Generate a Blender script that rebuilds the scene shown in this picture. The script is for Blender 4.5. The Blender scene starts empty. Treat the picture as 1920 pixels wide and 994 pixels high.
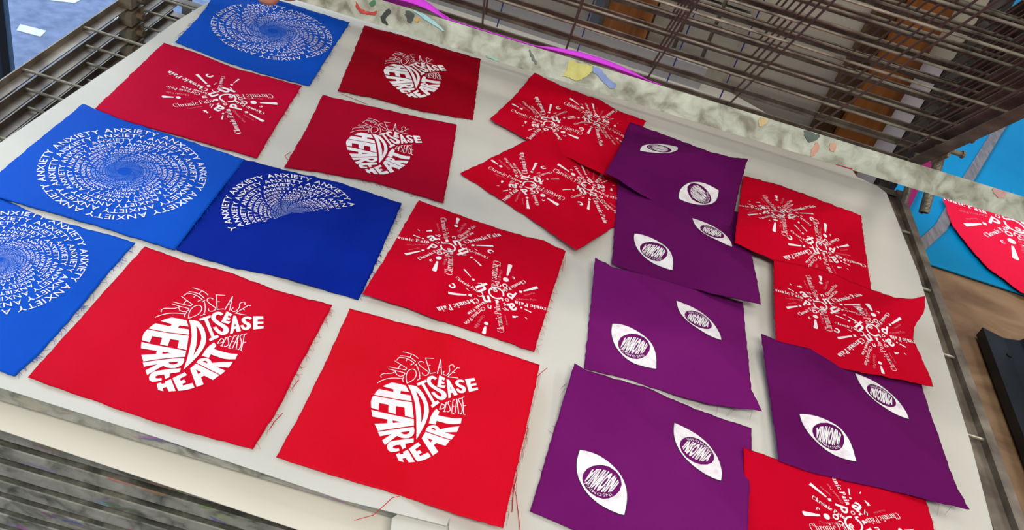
import bpy, bmesh, math, random
import numpy as np
from mathutils import Vector, Matrix, geometry

random.seed(7)
rng = np.random.RandomState(7)
SC = bpy.context.scene
COL = SC.collection
PI = math.pi
R = math.radians

# ------------------------------------------------------------------ camera
IMW, IMH = 1920, 994
FPX = 1653.35
PITCH, ROLL, YAW = R(37.54), R(18.35), R(-0.6)
CAMZ = 0.544                                   # height above the open shelf (z = 0)
CAM = np.array([0.0, 0.0, CAMZ])


def ray(px, py):
    x = px - IMW / 2
    y = -(py - IMH / 2)
    c, s = math.cos(ROLL), math.sin(ROLL)
    x, y = c * x - s * y, s * x + c * y
    d = np.array([x, FPX * math.cos(PITCH) + y * math.sin(PITCH), -FPX * math.sin(PITCH) + y * math.cos(PITCH)])
    c, s = math.cos(YAW), math.sin(YAW)
    return np.array([d[0] * c - d[1] * s, d[0] * s + d[1] * c, d[2]]) / FPX


def onz(px, py, z=0.0):
    d = ray(px, py)
    return CAM + d * (z - CAM[2]) / d[2]


def onx(px, py, x):
    d = ray(px, py)
    return CAM + d * (x / d[0])


def ony(px, py, y):
    d = ray(px, py)
    return CAM + d * (y / d[1])


def onplane(px, py, p0, n):
    d = ray(px, py)
    return CAM + d * (np.dot(np.array(p0) - CAM, n) / np.dot(d, n))


cam_d = bpy.data.cameras.new('camera')
cam = bpy.data.objects.new('camera', cam_d)
COL.objects.link(cam)
cam_d.sensor_width = 36.0
cam_d.lens = FPX / IMW * 36.0
cam_d.clip_start = 0.02
cam_d.clip_end = 60
fwd = Vector((0, math.cos(PITCH), -math.sin(PITCH)))
rgt = Vector((1, 0, 0))
upv = Vector((0, math.sin(PITCH), math.cos(PITCH)))
r2 = rgt * math.cos(ROLL) + upv * math.sin(ROLL)
# image right in the level frame is (cos, +sin) of up; see ray()
u2 = -rgt * math.sin(ROLL) * -1 * -1 + upv * math.cos(ROLL)
rz = Matrix.Rotation(YAW, 3, 'Z')
r2, u2, f2 = rz @ r2, rz @ u2, rz @ fwd
cam.matrix_world = Matrix(((r2.x, u2.x, -f2.x, 0), (r2.y, u2.y, -f2.y, 0), (r2.z, u2.z, -f2.z, CAMZ), (0, 0, 0, 1)))
SC.camera = cam

# ------------------------------------------------------------------ light
SC.view_settings.view_transform = 'Standard'
SC.view_settings.look = 'None'
SC.view_settings.exposure = 0.0
SC.view_settings.gamma = 1.0
SC.view_settings.use_curve_mapping = False
W = bpy.data.worlds.new('world')
SC.world = W
W.use_nodes = True
bg = W.node_tree.nodes['Background']
bg.inputs['Color'].default_value = (0.80, 0.88, 1.0, 1)
bg.inputs['Strength'].default_value = 0.22


def area(name, loc, target, sx, sy, power, color):
    l = bpy.data.lights.new(name, 'AREA')
    l.shape = 'RECTANGLE'
    l.size, l.size_y = sx, sy
    l.energy = power
    l.color = color
    o = bpy.data.objects.new(name, l)
    COL.objects.link(o)
    o.location = loc
    o.rotation_euler = (Vector(target) - Vector(loc)).to_track_quat('-Z', 'Y').to_euler()
    return o


area('ceiling_light', (0.2, -0.75, 1.85), (0.15, 0.9, 0), 1.2, 0.5, 40, (1.0, 0.95, 0.86))
area('window_daylight', (-1.75, 0.35, 0.75), (-0.1, 0.7, 0), 1.3, 1.2, 10.5, (0.66, 0.82, 1.0))
area('street_daylight', (-2.2, 3.4, 2.2), (-1.7, 2.6, -0.9), 2.5, 2.5, 210, (0.70, 0.84, 1.0))
area('wall_fill_light', (0.1, 1.0, 1.75), (0.1, 1.3, 0.2), 1.4, 0.7, 11, (1.0, 0.93, 0.84))  # added lamp, out of view, brightens the back wall
area('workshop_light', (1.7, 1.1, 1.5), (0.8, 1.3, -0.1), 0.9, 0.5, 13, (1.0, 0.93, 0.86))


# ------------------------------------------------------------------ materials
def lin(c):
    return tuple(((v / 255) / 12.92 if v / 255 <= 0.04045 else ((v / 255 + 0.055) / 1.055) ** 2.4) for v in c) + (1,)


def base_mat(name, col, rough=0.6, metal=0.0, spec=0.5):
    m = bpy.data.materials.new(name)
    m.use_nodes = True
    b = m.node_tree.nodes['Principled BSDF']
    b.inputs['Base Color'].default_value = lin(col)
    b.inputs['Roughness'].default_value = rough
    b.inputs['Metallic'].default_value = metal
    b.inputs['Specular IOR Level'].default_value = spec
    return m, m.node_tree, b


def noise_mat(name, cols, scale=8, rough=0.6, metal=0.0, detail=5, bump=0.0, bscale=60, spec=0.5, stretch=(1, 1, 1), sheen=0.0, distort=0.0):
    m, nt, b = base_mat(name, cols[0], rough, metal, spec)
    tc = nt.nodes.new('ShaderNodeTexCoord')
    mp = nt.nodes.new('ShaderNodeMapping')
    mp.inputs['Scale'].default_value = stretch
    nt.links.new(tc.outputs['Object'], mp.inputs['Vector'])
    n = nt.nodes.new('ShaderNodeTexNoise')
    n.inputs['Scale'].default_value = scale
    n.inputs['Detail'].default_value = detail
    n.inputs['Distortion'].default_value = distort
    nt.links.new(mp.outputs['Vector'], n.inputs['Vector'])
    r = nt.nodes.new('ShaderNodeValToRGB')
    k = len(cols)
    while len(r.color_ramp.elements) < k:
        r.color_ramp.elements.new(0.5)
    for i, c in enumerate(cols):
        r.color_ramp.elements[i].position = 0.3 + 0.4 * i / max(1, k - 1)
        r.color_ramp.elements[i].color = lin(c)
    nt.links.new(n.outputs['Fac'], r.inputs['Fac'])
    nt.links.new(r.outputs['Color'], b.inputs['Base Color'])
    if bump:
        n2 = nt.nodes.new('ShaderNodeTexNoise')
        n2.inputs['Scale'].default_value = bscale
        n2.inputs['Detail'].default_value = 3
        nt.links.new(mp.outputs['Vector'], n2.inputs['Vector'])
        bp = nt.nodes.new('ShaderNodeBump')
        bp.inputs['Strength'].default_value = bump
        bp.inputs['Distance'].default_value = 0.001
        nt.links.new(n2.outputs['Fac'], bp.inputs['Height'])
        nt.links.new(bp.outputs['Normal'], b.inputs['Normal'])
    if sheen:
        b.inputs['Sheen Weight'].default_value = sheen
        b.inputs['Sheen Roughness'].default_value = 0.5
    return m


def cloth_mat(name, c, rough=0.7, sheen=0.0, spec=0.06, var=6):
    c2 = tuple(max(0, v - var) for v in c)
    return noise_mat(name, [c2, c], scale=14, rough=rough, bump=0.35, bscale=900, spec=spec, sheen=sheen)


RED_A = cloth_mat('red_satin_cloth', (204, 0, 40), rough=0.65, spec=0.08)
RED_S = cloth_mat('bright_red_satin_cloth', (210, 0, 34), rough=0.6, spec=0.1)
RED_B = cloth_mat('crimson_cotton_cloth', (196, 0, 38), rough=0.8)
RED_C = cloth_mat('berry_red_cloth', (190, 0, 52), rough=0.7)
BLUE_A = cloth_mat('bright_blue_cloth', (0, 80, 194), rough=0.65, spec=0.1)
BLUE_B = cloth_mat('deep_blue_cloth', (0, 36, 146), rough=0.65)
PURP = cloth_mat('purple_cotton_cloth', (112, 24, 104), rough=0.85)
PURP_B = cloth_mat('plum_cotton_cloth', (98, 18, 90), rough=0.85)
RED_D = cloth_mat('shade_toned_dark_crimson', (150, 0, 26), rough=0.75)  # farthest heart: darkening from view angle and sheen put into the colour
RED_E = cloth_mat('shade_toned_crimson', (168, 0, 42), rough=0.75)  # second far heart: the same darkening in the colour, but weaker
INK = noise_mat('white_screen_ink', [(240, 232, 238), (250, 248, 252)], scale=60, rough=0.5)
INK_W = noise_mat('worn_white_ink', [(216, 208, 216), (242, 238, 242), (248, 246, 250)], scale=90, rough=0.6, detail=8)
INK_FB = noise_mat('faded_ink_on_blue', [(60, 122, 222), (120, 165, 236)], scale=120, rough=0.6)
INK_MB = noise_mat('thin_ink_on_blue', [(120, 165, 235), (215, 228, 250)], scale=160, rough=0.6)
INK_DB = noise_mat('thin_ink_on_deep_blue', [(105, 140, 215), (190, 205, 240)], scale=160, rough=0.6)
INK_FR = noise_mat('faded_ink_on_red', [(222, 70, 100), (240, 150, 168)], scale=140, rough=0.6)
OUTL = base_mat('dark_purple_outline', (58, 12, 62), 0.8)[0]
PAPER = noise_mat('off_white_paper', [(198, 197, 188), (212, 211, 204)], scale=5, rough=0.75, bump=0.1, bscale=20, spec=0.2)
PAPER2 = noise_mat('cream_paper', [(222, 217, 202), (232, 228, 214)], scale=5, rough=0.7, spec=0.2)
METAL = noise_mat('dirty_steel', [(76, 72, 66), (112, 108, 100), (144, 140, 128)], scale=22, rough=0.5, metal=0.35, detail=8, bump=0.3, bscale=120)
METAL_D = noise_mat('brown_dirty_steel', [(70, 58, 52), (100, 88, 78), (126, 114, 102)], scale=26, rough=0.6, metal=0.2, detail=8)
METAL_F = noise_mat('brown_grey_steel', [(84, 74, 66), (116, 106, 94), (146, 138, 124)], scale=30, rough=0.55, metal=0.15, detail=8)
WIRE = noise_mat('worn_wire', [(92, 82, 74), (150, 144, 128), (176, 170, 152)], scale=40, rough=0.4, metal=0.5, detail=6)
WIRE_D = noise_mat('dull_brown_wire', [(86, 70, 66), (112, 94, 86)], scale=40, rough=0.6, metal=0.2)
RUST = noise_mat('rusty_steel', [(92, 62, 40), (140, 128, 108), (150, 140, 122)], scale=60, rough=0.6, metal=0.3)


def paint_metal(name, base, dark, amount=0.5, scale=30, world=False):
    """galvanised bar with dried ink of many colours on it"""
    m = noise_mat(name, [dark, base, tuple(min(255, v + 25) for v in base)], scale=scale, rough=0.45, metal=0.15, detail=9, bump=0.4, bscale=90, distort=0.6)
    nt = m.node_tree
    b = nt.nodes['Principled BSDF']
    old = b.inputs['Base Color'].links[0].from_socket
    tc = nt.nodes.new('ShaderNodeTexCoord')
    mp = nt.nodes.new('ShaderNodeMapping')
    mp.inputs['Scale'].default_value = (0.7, 1.5, 2.5)
    ge = nt.nodes.new('ShaderNodeNewGeometry')
    nt.links.new(ge.outputs['Position'] if world else tc.outputs['Object'], mp.inputs['Vector'])
    if world:
        for nd in nt.nodes:
            if nd.type == 'MAPPING' and nd != mp:
                nt.links.new(ge.outputs['Position'], nd.inputs['Vector'])
    v = nt.nodes.new('ShaderNodeTexVoronoi')
    v.inputs['Scale'].default_value = 30
    nt.links.new(mp.outputs['Vector'], v.inputs['Vector'])
    hs = nt.nodes.new('ShaderNodeHueSaturation')
    hs.inputs['Saturation'].default_value = 0.8
    hs.inputs['Value'].default_value = 0.55
    nt.links.new(v.outputs['Color'], hs.inputs['Color'])
    n = nt.nodes.new('ShaderNodeTexNoise')
    n.inputs['Scale'].default_value = 26
    n.inputs['Detail'].default_value = 6
    nt.links.new(mp.outputs['Vector'], n.inputs['Vector'])
    rp = nt.nodes.new('ShaderNodeValToRGB')
    rp.color_ramp.elements[0].position = 0.66 - 0.1 * amount
    rp.color_ramp.elements[1].position = 0.70 - 0.1 * amount
    rp.color_ramp.elements[1].color = (0.8, 0.8, 0.8, 1)
    nt.links.new(n.outputs['Fac'], rp.inputs['Fac'])
    mx = nt.nodes.new('ShaderNodeMix')
    mx.data_type = 'RGBA'
    nt.links.new(rp.outputs['Color'], mx.inputs['Factor'])
    nt.links.new(old, mx.inputs['A'])
    nt.links.new(hs.outputs['Color'], mx.inputs['B'])
    nt.links.new(mx.outputs['Result'], b.inputs['Base Color'])
    return m


BAR_L = paint_metal('ink_stained_steel_bar', (168, 168, 158), (96, 98, 92), 1.0, world=True, scale=55)
BAR_H = paint_metal('ink_splashed_zinc_bar', (160, 162, 148), (112, 108, 92), -2, scale=100)


# ------------------------------------------------------------------ mesh helpers
def new_obj(name, verts, faces, mat, parent=None, smooth=False):
    me = bpy.data.meshes.new(name)
    me.from_pydata([tuple(map(float, v)) for v in verts], [], faces)
    me.update()
    if smooth:
        me.polygons.foreach_set('use_smooth', [True] * len(me.polygons))
    if mat is not None:
        me.materials.append(mat)
    o = bpy.data.objects.new(name, me)
    COL.objects.link(o)
    if parent is not None:
        o.parent = parent
    return o


def tag(o, label, cat, group=None, kind=None):
    o['label'] = label
    o['category'] = cat
    if group:
        o['group'] = group
    if kind:
        o['kind'] = kind
    return o


def struct(o):
    o['kind'] = 'structure'
    return o


def empty(name, loc=(0, 0, 0), rz_=0, parent=None):
    o = bpy.data.objects.new(name, None)
    COL.objects.link(o)
    o.location = loc
    o.rotation_euler = (0, 0, rz_)
    o.empty_display_size = 0.05
    if parent is not None:
        o.parent = parent
    return o


class MB:
    def __init__(self):
        self.v, self.f = [], []

    def box(self, x0, x1, y0, y1, z0, z1):
        n = len(self.v)
        self.v += [(x0, y0, z0), (x1, y0, z0), (x1, y1, z0), (x0, y1, z0), (x0, y0, z1), (x1, y0, z1), (x1, y1, z1), (x0, y1, z1)]
        self.f += [(n, n + 3, n + 2, n + 1), (n + 4, n + 5, n + 6, n + 7), (n, n + 1, n + 5, n + 4), (n + 1, n + 2, n + 6, n + 5), (n + 2, n + 3, n + 7, n + 6), (n + 3, n, n + 4, n + 7)]
        return self

    def tube(self, pts, r, seg=8, cap=True):
        pts = [Vector(p) for p in pts]
        n0 = len(self.v)
        prev = None
        for i, p in enumerate(pts):
            t = (pts[min(i + 1, len(pts) - 1)] - pts[max(i - 1, 0)]).normalized()
            if prev is None:
                a = Vector((0, 0, 1)) if abs(t.z) < 0.9 else Vector((1, 0, 0))
                u = t.cross(a).normalized()
            else:
                u = (prev - t * prev.dot(t)).normalized()
            prev = u
            w = t.cross(u)
            rr = r[i] if isinstance(r, (list, tuple)) else r
            for k in range(seg):
                an = 2 * PI * k / seg
                self.v.append(tuple(p + (u * math.cos(an) + w * math.sin(an)) * rr))
        for i in range(len(pts) - 1):
            for k in range(seg):
                a, b = n0 + i * seg + k, n0 + i * seg + (k + 1) % seg
                self.f.append((a, b, b + seg, a + seg))
        if cap:
            self.f.append(tuple(n0 + k for k in reversed(range(seg))))
            e = n0 + (len(pts) - 1) * seg
            self.f.append(tuple(e + k for k in range(seg)))
        return self

    def prism(self, poly, z0, z1):
        """poly: list of (x, y)"""
        n = len(self.v)
        k = len(poly)
        self.v += [(p[0], p[1], z0) for p in poly] + [(p[0], p[1], z1) for p in poly]
        self.f.append(tuple(n + i for i in reversed(range(k))))
        self.f.append(tuple(n + k + i for i in range(k)))
        for i in range(k):
            j = (i + 1) % k
            self.f.append((n + i, n + j, n + k + j, n + k + i))
        return self

    def build(self, name, mat, parent=None, smooth=False, bevel=0):
        o = new_obj(name, self.v, self.f, mat, parent, smooth)
        if bevel:
            m = o.modifiers.new('bevel', 'BEVEL')
            m.width = bevel
            m.segments = 2
            m.limit_method = 'ANGLE'
        return o


# ------------------------------------------------------------------ large structure: wall, floor, street, bench
HY, PITCHZ, DEP = 1.135, 0.0235, 0.742       # hinge line, shelf spacing, shelf depth
XL, XR = -0.563, 0.495
RACK_ROT = R(1.4)
WY = 1.30                                     # back wall face

WALL = noise_mat('grey_white_wall_paint', [(196, 186, 172), (214, 204, 190)], scale=3, rough=0.85, bump=0.3, bscale=30)
struct(MB().box(-0.45, 0.53, WY + 0.012, WY + 0.10, -0.9, 1.6).build('wall_back', WALL))
struct(MB().box(-0.9, 2.8, -1.6, 3.2, -0.93, -0.9).build('floor', noise_mat('dark_concrete_floor', [(60, 56, 52), (82, 78, 72)], scale=4, rough=0.8)))
road = MB().box(-6.5, -0.95, 0.2, 7.5, -0.95, -0.91).build('ground_street', noise_mat('street_asphalt', [(96, 112, 146), (126, 142, 176)], scale=30, rough=0.9, detail=8, bump=0.4, bscale=60))
struct(road)
ROADPAINT = noise_mat('road_paint', [(205, 214, 214), (232, 238, 236)], scale=30, rough=0.8)


def road_mark(pts):
    P = [onz(x, y, -0.908) for x, y in pts]
    mb = MB()
    mb.prism([(p[0], p[1]) for p in P], -0.910, -0.907)
    o = mb.build('road_marking', ROADPAINT)
    return o


marks = [([(31, 57), (38, 46), (87, 58), (76, 69)], 'white dash on the street, topmost beside the blue window post'),
         ([(90, 0), (102, -12), (158, -4), (140, 6)], 'white dash on the street at the very top of the view'),
         ([(192, 27), (200, 19), (226, 30), (216, 38)], 'white dash on the street beyond the upper part of the side rail'),
         ([(112, 82), (126, 68), (146, 78), (130, 90)], 'white dash on the street just below the side rail'),
         ([(70, 108), (86, 92), (106, 102), (90, 116)], 'white dash on the street seen between two side rails'),
         ([(28, 138), (46, 118), (66, 128), (46, 148)], 'white dash on the street nearest the left frame edge')]
for pts, lab in marks:
    tag(road_mark(pts), lab, 'road marking', 'white dashes painted on the street')

# window in the left wall, street behind it
pp = onx(10, 50, -1.0)
FR_D = base_mat('dark_window_frame', (34, 40, 56), 0.5)[0]
FR_B = base_mat('blue_grey_frame_edge', (92, 128, 176), 0.45)[0]
wf = empty('window_1', (-1.0, pp[1], -0.9))
struct(wf)
o = MB().box(-0.012, 0.010, -0.034, -0.012, 0, 2.2).build('window_frame', FR_D, wf, bevel=0.002)
o = MB().box(-0.010, 0.012, -0.010, -0.002, 0, 2.2).build('window_frame', FR_B, wf)
gl = bpy.data.materials.new('window_glass')
gl.use_nodes = True
nt = gl.node_tree
nt.nodes.remove(nt.nodes['Principled BSDF'])
tr = nt.nodes.new('ShaderNodeBsdfTransparent')
gs = nt.nodes.new('ShaderNodeBsdfGlossy')
gs.inputs['Roughness'].default_value = 0.02
mxs = nt.nodes.new('ShaderNodeMixShader')
mxs.inputs[0].default_value = 0.05
nt.links.new(tr.outputs[0], mxs.inputs[1])
nt.links.new(gs.outputs[0], mxs.inputs[2])
nt.links.new(mxs.outputs[0], nt.nodes['Material Output'].inputs[0])
MB().box(-0.003, 0.003, 0.03, 2.2, 0.0, 2.2).build('window_pane', gl, wf)

# wall furniture seen through the raised shelves
WOOD = noise_mat('brown_pine', [(104, 58, 18), (150, 88, 34), (172, 108, 50)], scale=5, rough=0.55, detail=6, stretch=(9, 1, 0.6), distort=0.8)
WOOD_D = noise_mat('dark_brown_wood', [(66, 44, 28), (98, 68, 42)], scale=6, rough=0.6, stretch=(9, 1, 0.6))
KNOT = base_mat('wood_knot', (52, 26, 12), 0.6)[0]
WHITEP = noise_mat('white_gloss_board', [(196, 190, 196), (222, 216, 222)], scale=6, rough=0.5)
CREAM = noise_mat('cream_board', [(168, 160, 142), (190, 182, 162)], scale=8, rough=0.6)
DARK = noise_mat('black_painted_panel', [(34, 34, 36), (50, 49, 50)], scale=5, rough=0.7)

x0, x1 = ony(1560, 240, WY)[0] + .001, ony(1643, 240, WY)[0]
post = MB().box(x0, x1, WY - 0.03, WY + 0.005, -0.9, 1.2).build('wooden_post', WOOD)
tag(post, 'orange brown wooden post on the wall behind the raised shelves', 'post')
bat = MB().box(x0 - 0.032, x0 - 0.002, WY - 0.016, WY + 0.005, -0.9, 1.2).build('wooden_batten', WOOD_D)
tag(bat, 'dark brown wooden batten along the left side of the orange post', 'batten')
x2 = ony(1680, 255, WY)[0]
strip = MB()
strip.box(x1 + .001, x2, WY - 0.022, WY + 0.005, -0.9, 0.150)
strip = strip.build('white_strip', WHITEP)
tag(strip, 'white vertical strip to the right of the orange wooden post', 'strip')
strip2 = MB().box(x1 + .001, x2 + 0.004, WY - 0.022, WY + 0.005, 0.152, 1.2).build('cream_strip', CREAM)
tag(strip2, 'cream vertical strip standing above the white strip beside the post', 'strip')
dk = MB().box(x2 + .006, ony(1706, 300, WY)[0], WY - 0.012, WY + 0.005, -0.9, 1.2).build('black_panel', DARK)
tag(dk, 'black panel on the wall right of the white strip', 'panel')
xa, xb = ony(1128, 50, WY)[0], ony(1212, 60, WY)[0]
za = 0.02
plank = empty('knotty_plank', ((xa + xb) / 2, WY, za))
tag(plank, 'brown plank with one dark knot, behind the shelf wires', 'plank')
w2 = (xb - xa) / 2
MB().box(-w2, w2, -0.018, 0.004, 0, 1.0).build('board', WOOD, plank)
kp = ony(1203, 44, WY - 0.019)
kn = MB()
kn.tube([(kp[0] - (xa + xb) / 2, -0.0205, kp[2] - za), (kp[0] - (xa + xb) / 2, -0.016, kp[2] - za)], 0.0065, 14)
kn.build('knot', KNOT, plank)
edge = MB().box(xa - 0.020, xa - 0.008, WY - 0.02, WY + 0.004, -0.3, 1.2).build('grey_conduit', base_mat('blue_grey_conduit', (92, 104, 118), 0.5)[0])
tag(edge, 'grey conduit along the left side of the knotty plank', 'pipe')
# white block courses right of the plank
BLK = noise_mat('white_painted_block', [(168, 162, 148), (190, 184, 170)], scale=12, rough=0.8, bump=0.5, bscale=50)
xc = ony(1262, 80, WY)[0]
for i in range(3):
    b0 = xb + 0.004 + i * (xc - xb + 0.002)
    bk = MB()
    for j in range(14):
        bk.box(b0, b0 + (xc - xb - 0.004), WY - 0.006, WY + 0.008, -0.35 + j * 0.068, -0.35 + j * 0.068 + 0.064)
    tag(bk.build('blockwork_pier', BLK, bevel=0.001), ['white blockwork strip touching the knotty plank', 'white blockwork strip, middle of the three right of the plank', 'white blockwork strip farthest from the knotty plank'][i], 'blockwork')
xr = ony(1317, 150, WY - 0.03)[0]
zt = ony(1205, 88, WY - 0.03)[2]
wb = MB().box(-0.44, xr, WY - 0.034, WY - 0.025, -0.5, zt).build('white_board', noise_mat('smooth_white_board', [(172, 170, 174), (186, 184, 188)], scale=2, rough=0.6))
tag(wb, 'smooth pale board standing against the wall below the plank', 'board')
CORD = base_mat('dark_blue_cord', (22, 44, 130), 0.5)[0]
for i, (px, py) in enumerate([(932, 50), (1096, 55), (1268, 110), (1365, 150)]):
    p = ony(px, py, WY - 0.045)
    c = MB().tube([(p[0], WY - 0.045, -0.5), (p[0], WY - 0.045, 0.9)], 0.0011, 6).build('blue_string', CORD)
    tag(c, ['thin blue vertical cord farthest left behind the wires', 'thin blue vertical cord beside the knotty plank', 'thin blue vertical cord between plank and wide grey wall', 'thin blue vertical cord nearest the orange wooden post'][i], 'cord', 'blue cords hanging behind the rack')

# work bench, blue sheet, black plate on the right
BZ = -0.12
BENCH = noise_mat('worn_plywood', [(98, 72, 50), (128, 100, 74), (150, 122, 92)], scale=7, rough=0.55, detail=8, stretch=(1, 2.2, 1), distort=1.2, bump=0.2, bscale=40)
bench = empty('work_bench', (1.1, 1.3, -0.9))
tag(bench, 'worn brown plywood work bench right of the rack', 'bench')
MB().box(-0.52, 0.9, -1.15, 2.1, 0.75, 0.78).build('bench_top', BENCH, bench, bevel=0.002)
for sx in (-0.5, 0.6):
    for sy in (-1.1, 2.0):
        MB().box(sx, sx + 0.05, sy, sy + 0.05, 0, 0.75).build('leg', WOOD_D, bench)
BLUESH = noise_mat('cyan_blue_plastic', [(0, 122, 176), (0, 142, 196)], scale=3, rough=0.4, spec=0.2)
a_, b_ = onz(1735, 498, BZ), onz(1960, 572, BZ)
yb = (a_[1] + b_[1]) / 2
bs = empty('blue_sheet', (0.6, yb, BZ))
tag(bs, 'large glossy cyan blue plastic sheet lying on the bench', 'sheet')
MB().box(-0.015, 1.35, 0, 2.0, 0.003, 0.006).build('sheet_face', BLUESH, bs, bevel=0.001)
CLR = noise_mat('grey_translucent_edge', [(100, 98, 104), (138, 134, 140)], scale=40, rough=0.3, stretch=(6, 1, 1))


def strip_px(pts, width, z, name, mat, origin, parent, th=0.004):
    P = [Vector(onz(x, y, z)) - Vector(origin) for x, y in pts]
    mb = MB()
    n = len(P)
    left, right = [], []
    for i in range(n):
        t = (P[min(i + 1, n - 1)] - P[max(i - 1, 0)])
        t.z = 0
        t.normalize()
        nn = Vector((-t.y, t.x, 0)) * width / 2
        left.append((P[i] + nn)[:2])
        right.append((P[i] - nn)[:2])
    mb.prism(right + left[::-1], P[0].z, P[0].z + th)
    return mb.build(name, mat, parent, bevel=0.001)


strip_px([(1718, 470), (1762, 430), (1810, 345), (1868, 250), (1925, 165)], 0.019, BZ + 0.006, 'clear_edge_fold', CLR, (0.6, yb, BZ), bs)
strip_px([(1730, 335), (1755, 300), (1790, 245)], 0.011, BZ + 0.006, 'clear_edge_fold', CLR, (0.6, yb, BZ), bs)
mg = [onz(x, y, BZ + 0.0075) for x, y in [(1690, 400), (1710, 300), (1760, 220), (1800, 215), (1765, 285), (1728, 345), (1700, 400)]]
o = MB().prism([(p[0], p[1]) for p in mg], BZ + 0.0105, BZ + 0.0125).build('magenta_sheet', base_mat('magenta_plastic', (140, 0, 84), 0.4)[0])
tag(o, 'magenta sheet lying behind the springs at the right corner', 'sheet')
# black folded plate
BK = noise_mat('black_coated_steel', [(20, 24, 32), (34, 40, 50)], scale=20, rough=0.42, metal=0.3)
k0, k1, k2_ = onz(1842, 613, BZ + 0.02), onz(1893, 628, BZ + 0.02), onz(1917, 812, BZ + 0.02)
kx, ky = k0[0], k0[1]
bpz = empty('folded_steel_plate', (kx, ky, BZ))
tag(bpz, 'black folded steel plate with a raised right flange on the bench', 'plate')
mb = MB()
prof = [(0, 0.004), (0, 0.02), (0.035, 0.014), (0.055, 0.018), (0.075, 0.045), (0.11, 0.085), (0.30, 0.10), (0.30, 0.095), (0.112, 0.079), (0.079, 0.039), (0.058, 0.006), (0.035, 0.003)]
n = len(prof)
for yy in (0.0, -0.5):
    mb.v += [(x, yy, z) for x, z in prof]
mb.f.append(tuple(range(n)))
mb.f.append(tuple(reversed(range(n, 2 * n))))
for i in range(n):
    j = (i + 1) % n
    mb.f.append((i, i + n, j + n, j))
mb.build('plate_body', BK, bpz, bevel=0.001)
hp = onz(1893, 666, BZ + 0.016)
MB().tube([(hp[0] - kx, hp[1] - ky, 0.0145), (hp[0] - kx, hp[1] - ky, 0.0168)], 0.0038, 12).build('bolt_head', base_mat('black_bolt', (6, 6, 8), 0.5)[0], bpz)

# ------------------------------------------------------------------ drying rack
rack = empty('drying_rack', (0, HY, 0), RACK_ROT)
tag(rack, 'ink-stained steel screen print drying rack with hinged wire shelves', 'drying rack')
RM = Matrix.Translation((0, HY, 0)) @ Matrix.Rotation(RACK_ROT, 4, 'Z')

f_ = MB()
# side arms: angle irons open to the inside
for s, xe in ((1, XL), (-1, XR)):
    a, b = sorted((xe, xe + s * 0.0015))
    f_.box(a, b, -DEP, 0, -0.008, 0.002)
    a, b = sorted((xe + s * 0.0015, xe + s * (0.012 if s > 0 else 0.020)))
    f_.box(a, b, -DEP, 0, -0.008, -0.0065)
f_.box(XR + 0.0001, XR + 0.009, -DEP, 0, 0.0005, 0.0020)
f_.box(XL + .0016, XR - .0016, -0.0135, 0.0, -0.0022, -0.0006)
f_.box(XL + .0016, XR - .0016, -0.0015, 0.0, -0.006, -0.0022)
FRAME_ME = f_.build('shelf', METAL_F).data
bpy.data.objects.remove(bpy.data.objects['shelf'])
w_ = MB()
WY_ = [-0.105, -0.229, -0.349, -0.470, -0.590, -0.705]
for y in WY_:
    w_.tube([(XL + 0.0008, y, -0.0023), (XR - 0.0008, y, -0.0023)], 0.0017, 8)
wg_ = w_.build('wire_grid', WIRE)
WIRE_ME = wg_.data
bpy.data.objects.remove(wg_)
w_ = MB()
for i in range(9):
    x = XR - 0.040 - i * 0.1165
    w_.tube([(x, -0.001, -0.0048), (x, -DEP + 0.001, -0.0048)], 0.0014, 8)
wg_ = w_.build('cross_wires', WIRE_D)
CROSS_ME = wg_.data
bpy.data.objects.remove(wg_)
b_ = MB()
b_.box(XL, XR, -DEP - 0.0015, -DEP, -0.0135, 0.0)
bb_ = b_.build('front_bar', BAR_L)
BAR_ME = bb_.data
fl_ = MB().box(XL + 0.0005, XR - 0.0005, -DEP, -DEP + 0.013, -0.0015, -0.0002).build('top_flange', noise_mat('ink_stained_shaded_steel', [(44, 44, 40), (88, 88, 78), (124, 122, 110)], scale=50, rough=0.6, detail=9, distort=0.8))  # mottled ink stains, plus the shade between stacked bars put into the colour
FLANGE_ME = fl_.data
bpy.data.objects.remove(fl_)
BAR_ME2 = BAR_ME.copy()
BAR_ME2.materials[0] = BAR_H
bpy.data.objects.remove(bb_)
HINGE = []
for s, xe in ((1, XR), (-1, XL)):
    h_ = MB()
    e0, e1 = sorted((xe + s * 0.0005, xe + s * 0.004))
    h_.box(e0, e1, -0.085, -0.045, -0.012, 0.014)
    h_.tube([(xe - s * 0.006, -0.062, 0.006), (xe + s * 0.034, -0.062, 0.006)], 0.0035, 10)
    h_.tube([(xe + s * 0.030, -0.062, 0.006), (xe + s * 0.0325, -0.062, 0.006)], 0.0052, 10)
    hh_ = h_.build('hinge_bracket', RUST)
    HINGE.append(hh_.data)
    bpy.data.objects.remove(hh_)


c_ = MB()
c_.box(XL + 0.001, XL + 0.018, -0.150, -0.118, -0.006, 0.012)
c_.tube([(XL - 0.004, -0.134, 0.004), (XL + 0.026, -0.134, 0.004)], 0.0045, 10)
cc_ = c_.build('rail_clip', RUST, bevel=0.001)
CLIP_ME = cc_.data
bpy.data.objects.remove(cc_)


def child(name, me, parent):
    o = bpy.data.objects.new(name, me)
    COL.objects.link(o)
    o.parent = parent
    return o


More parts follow.
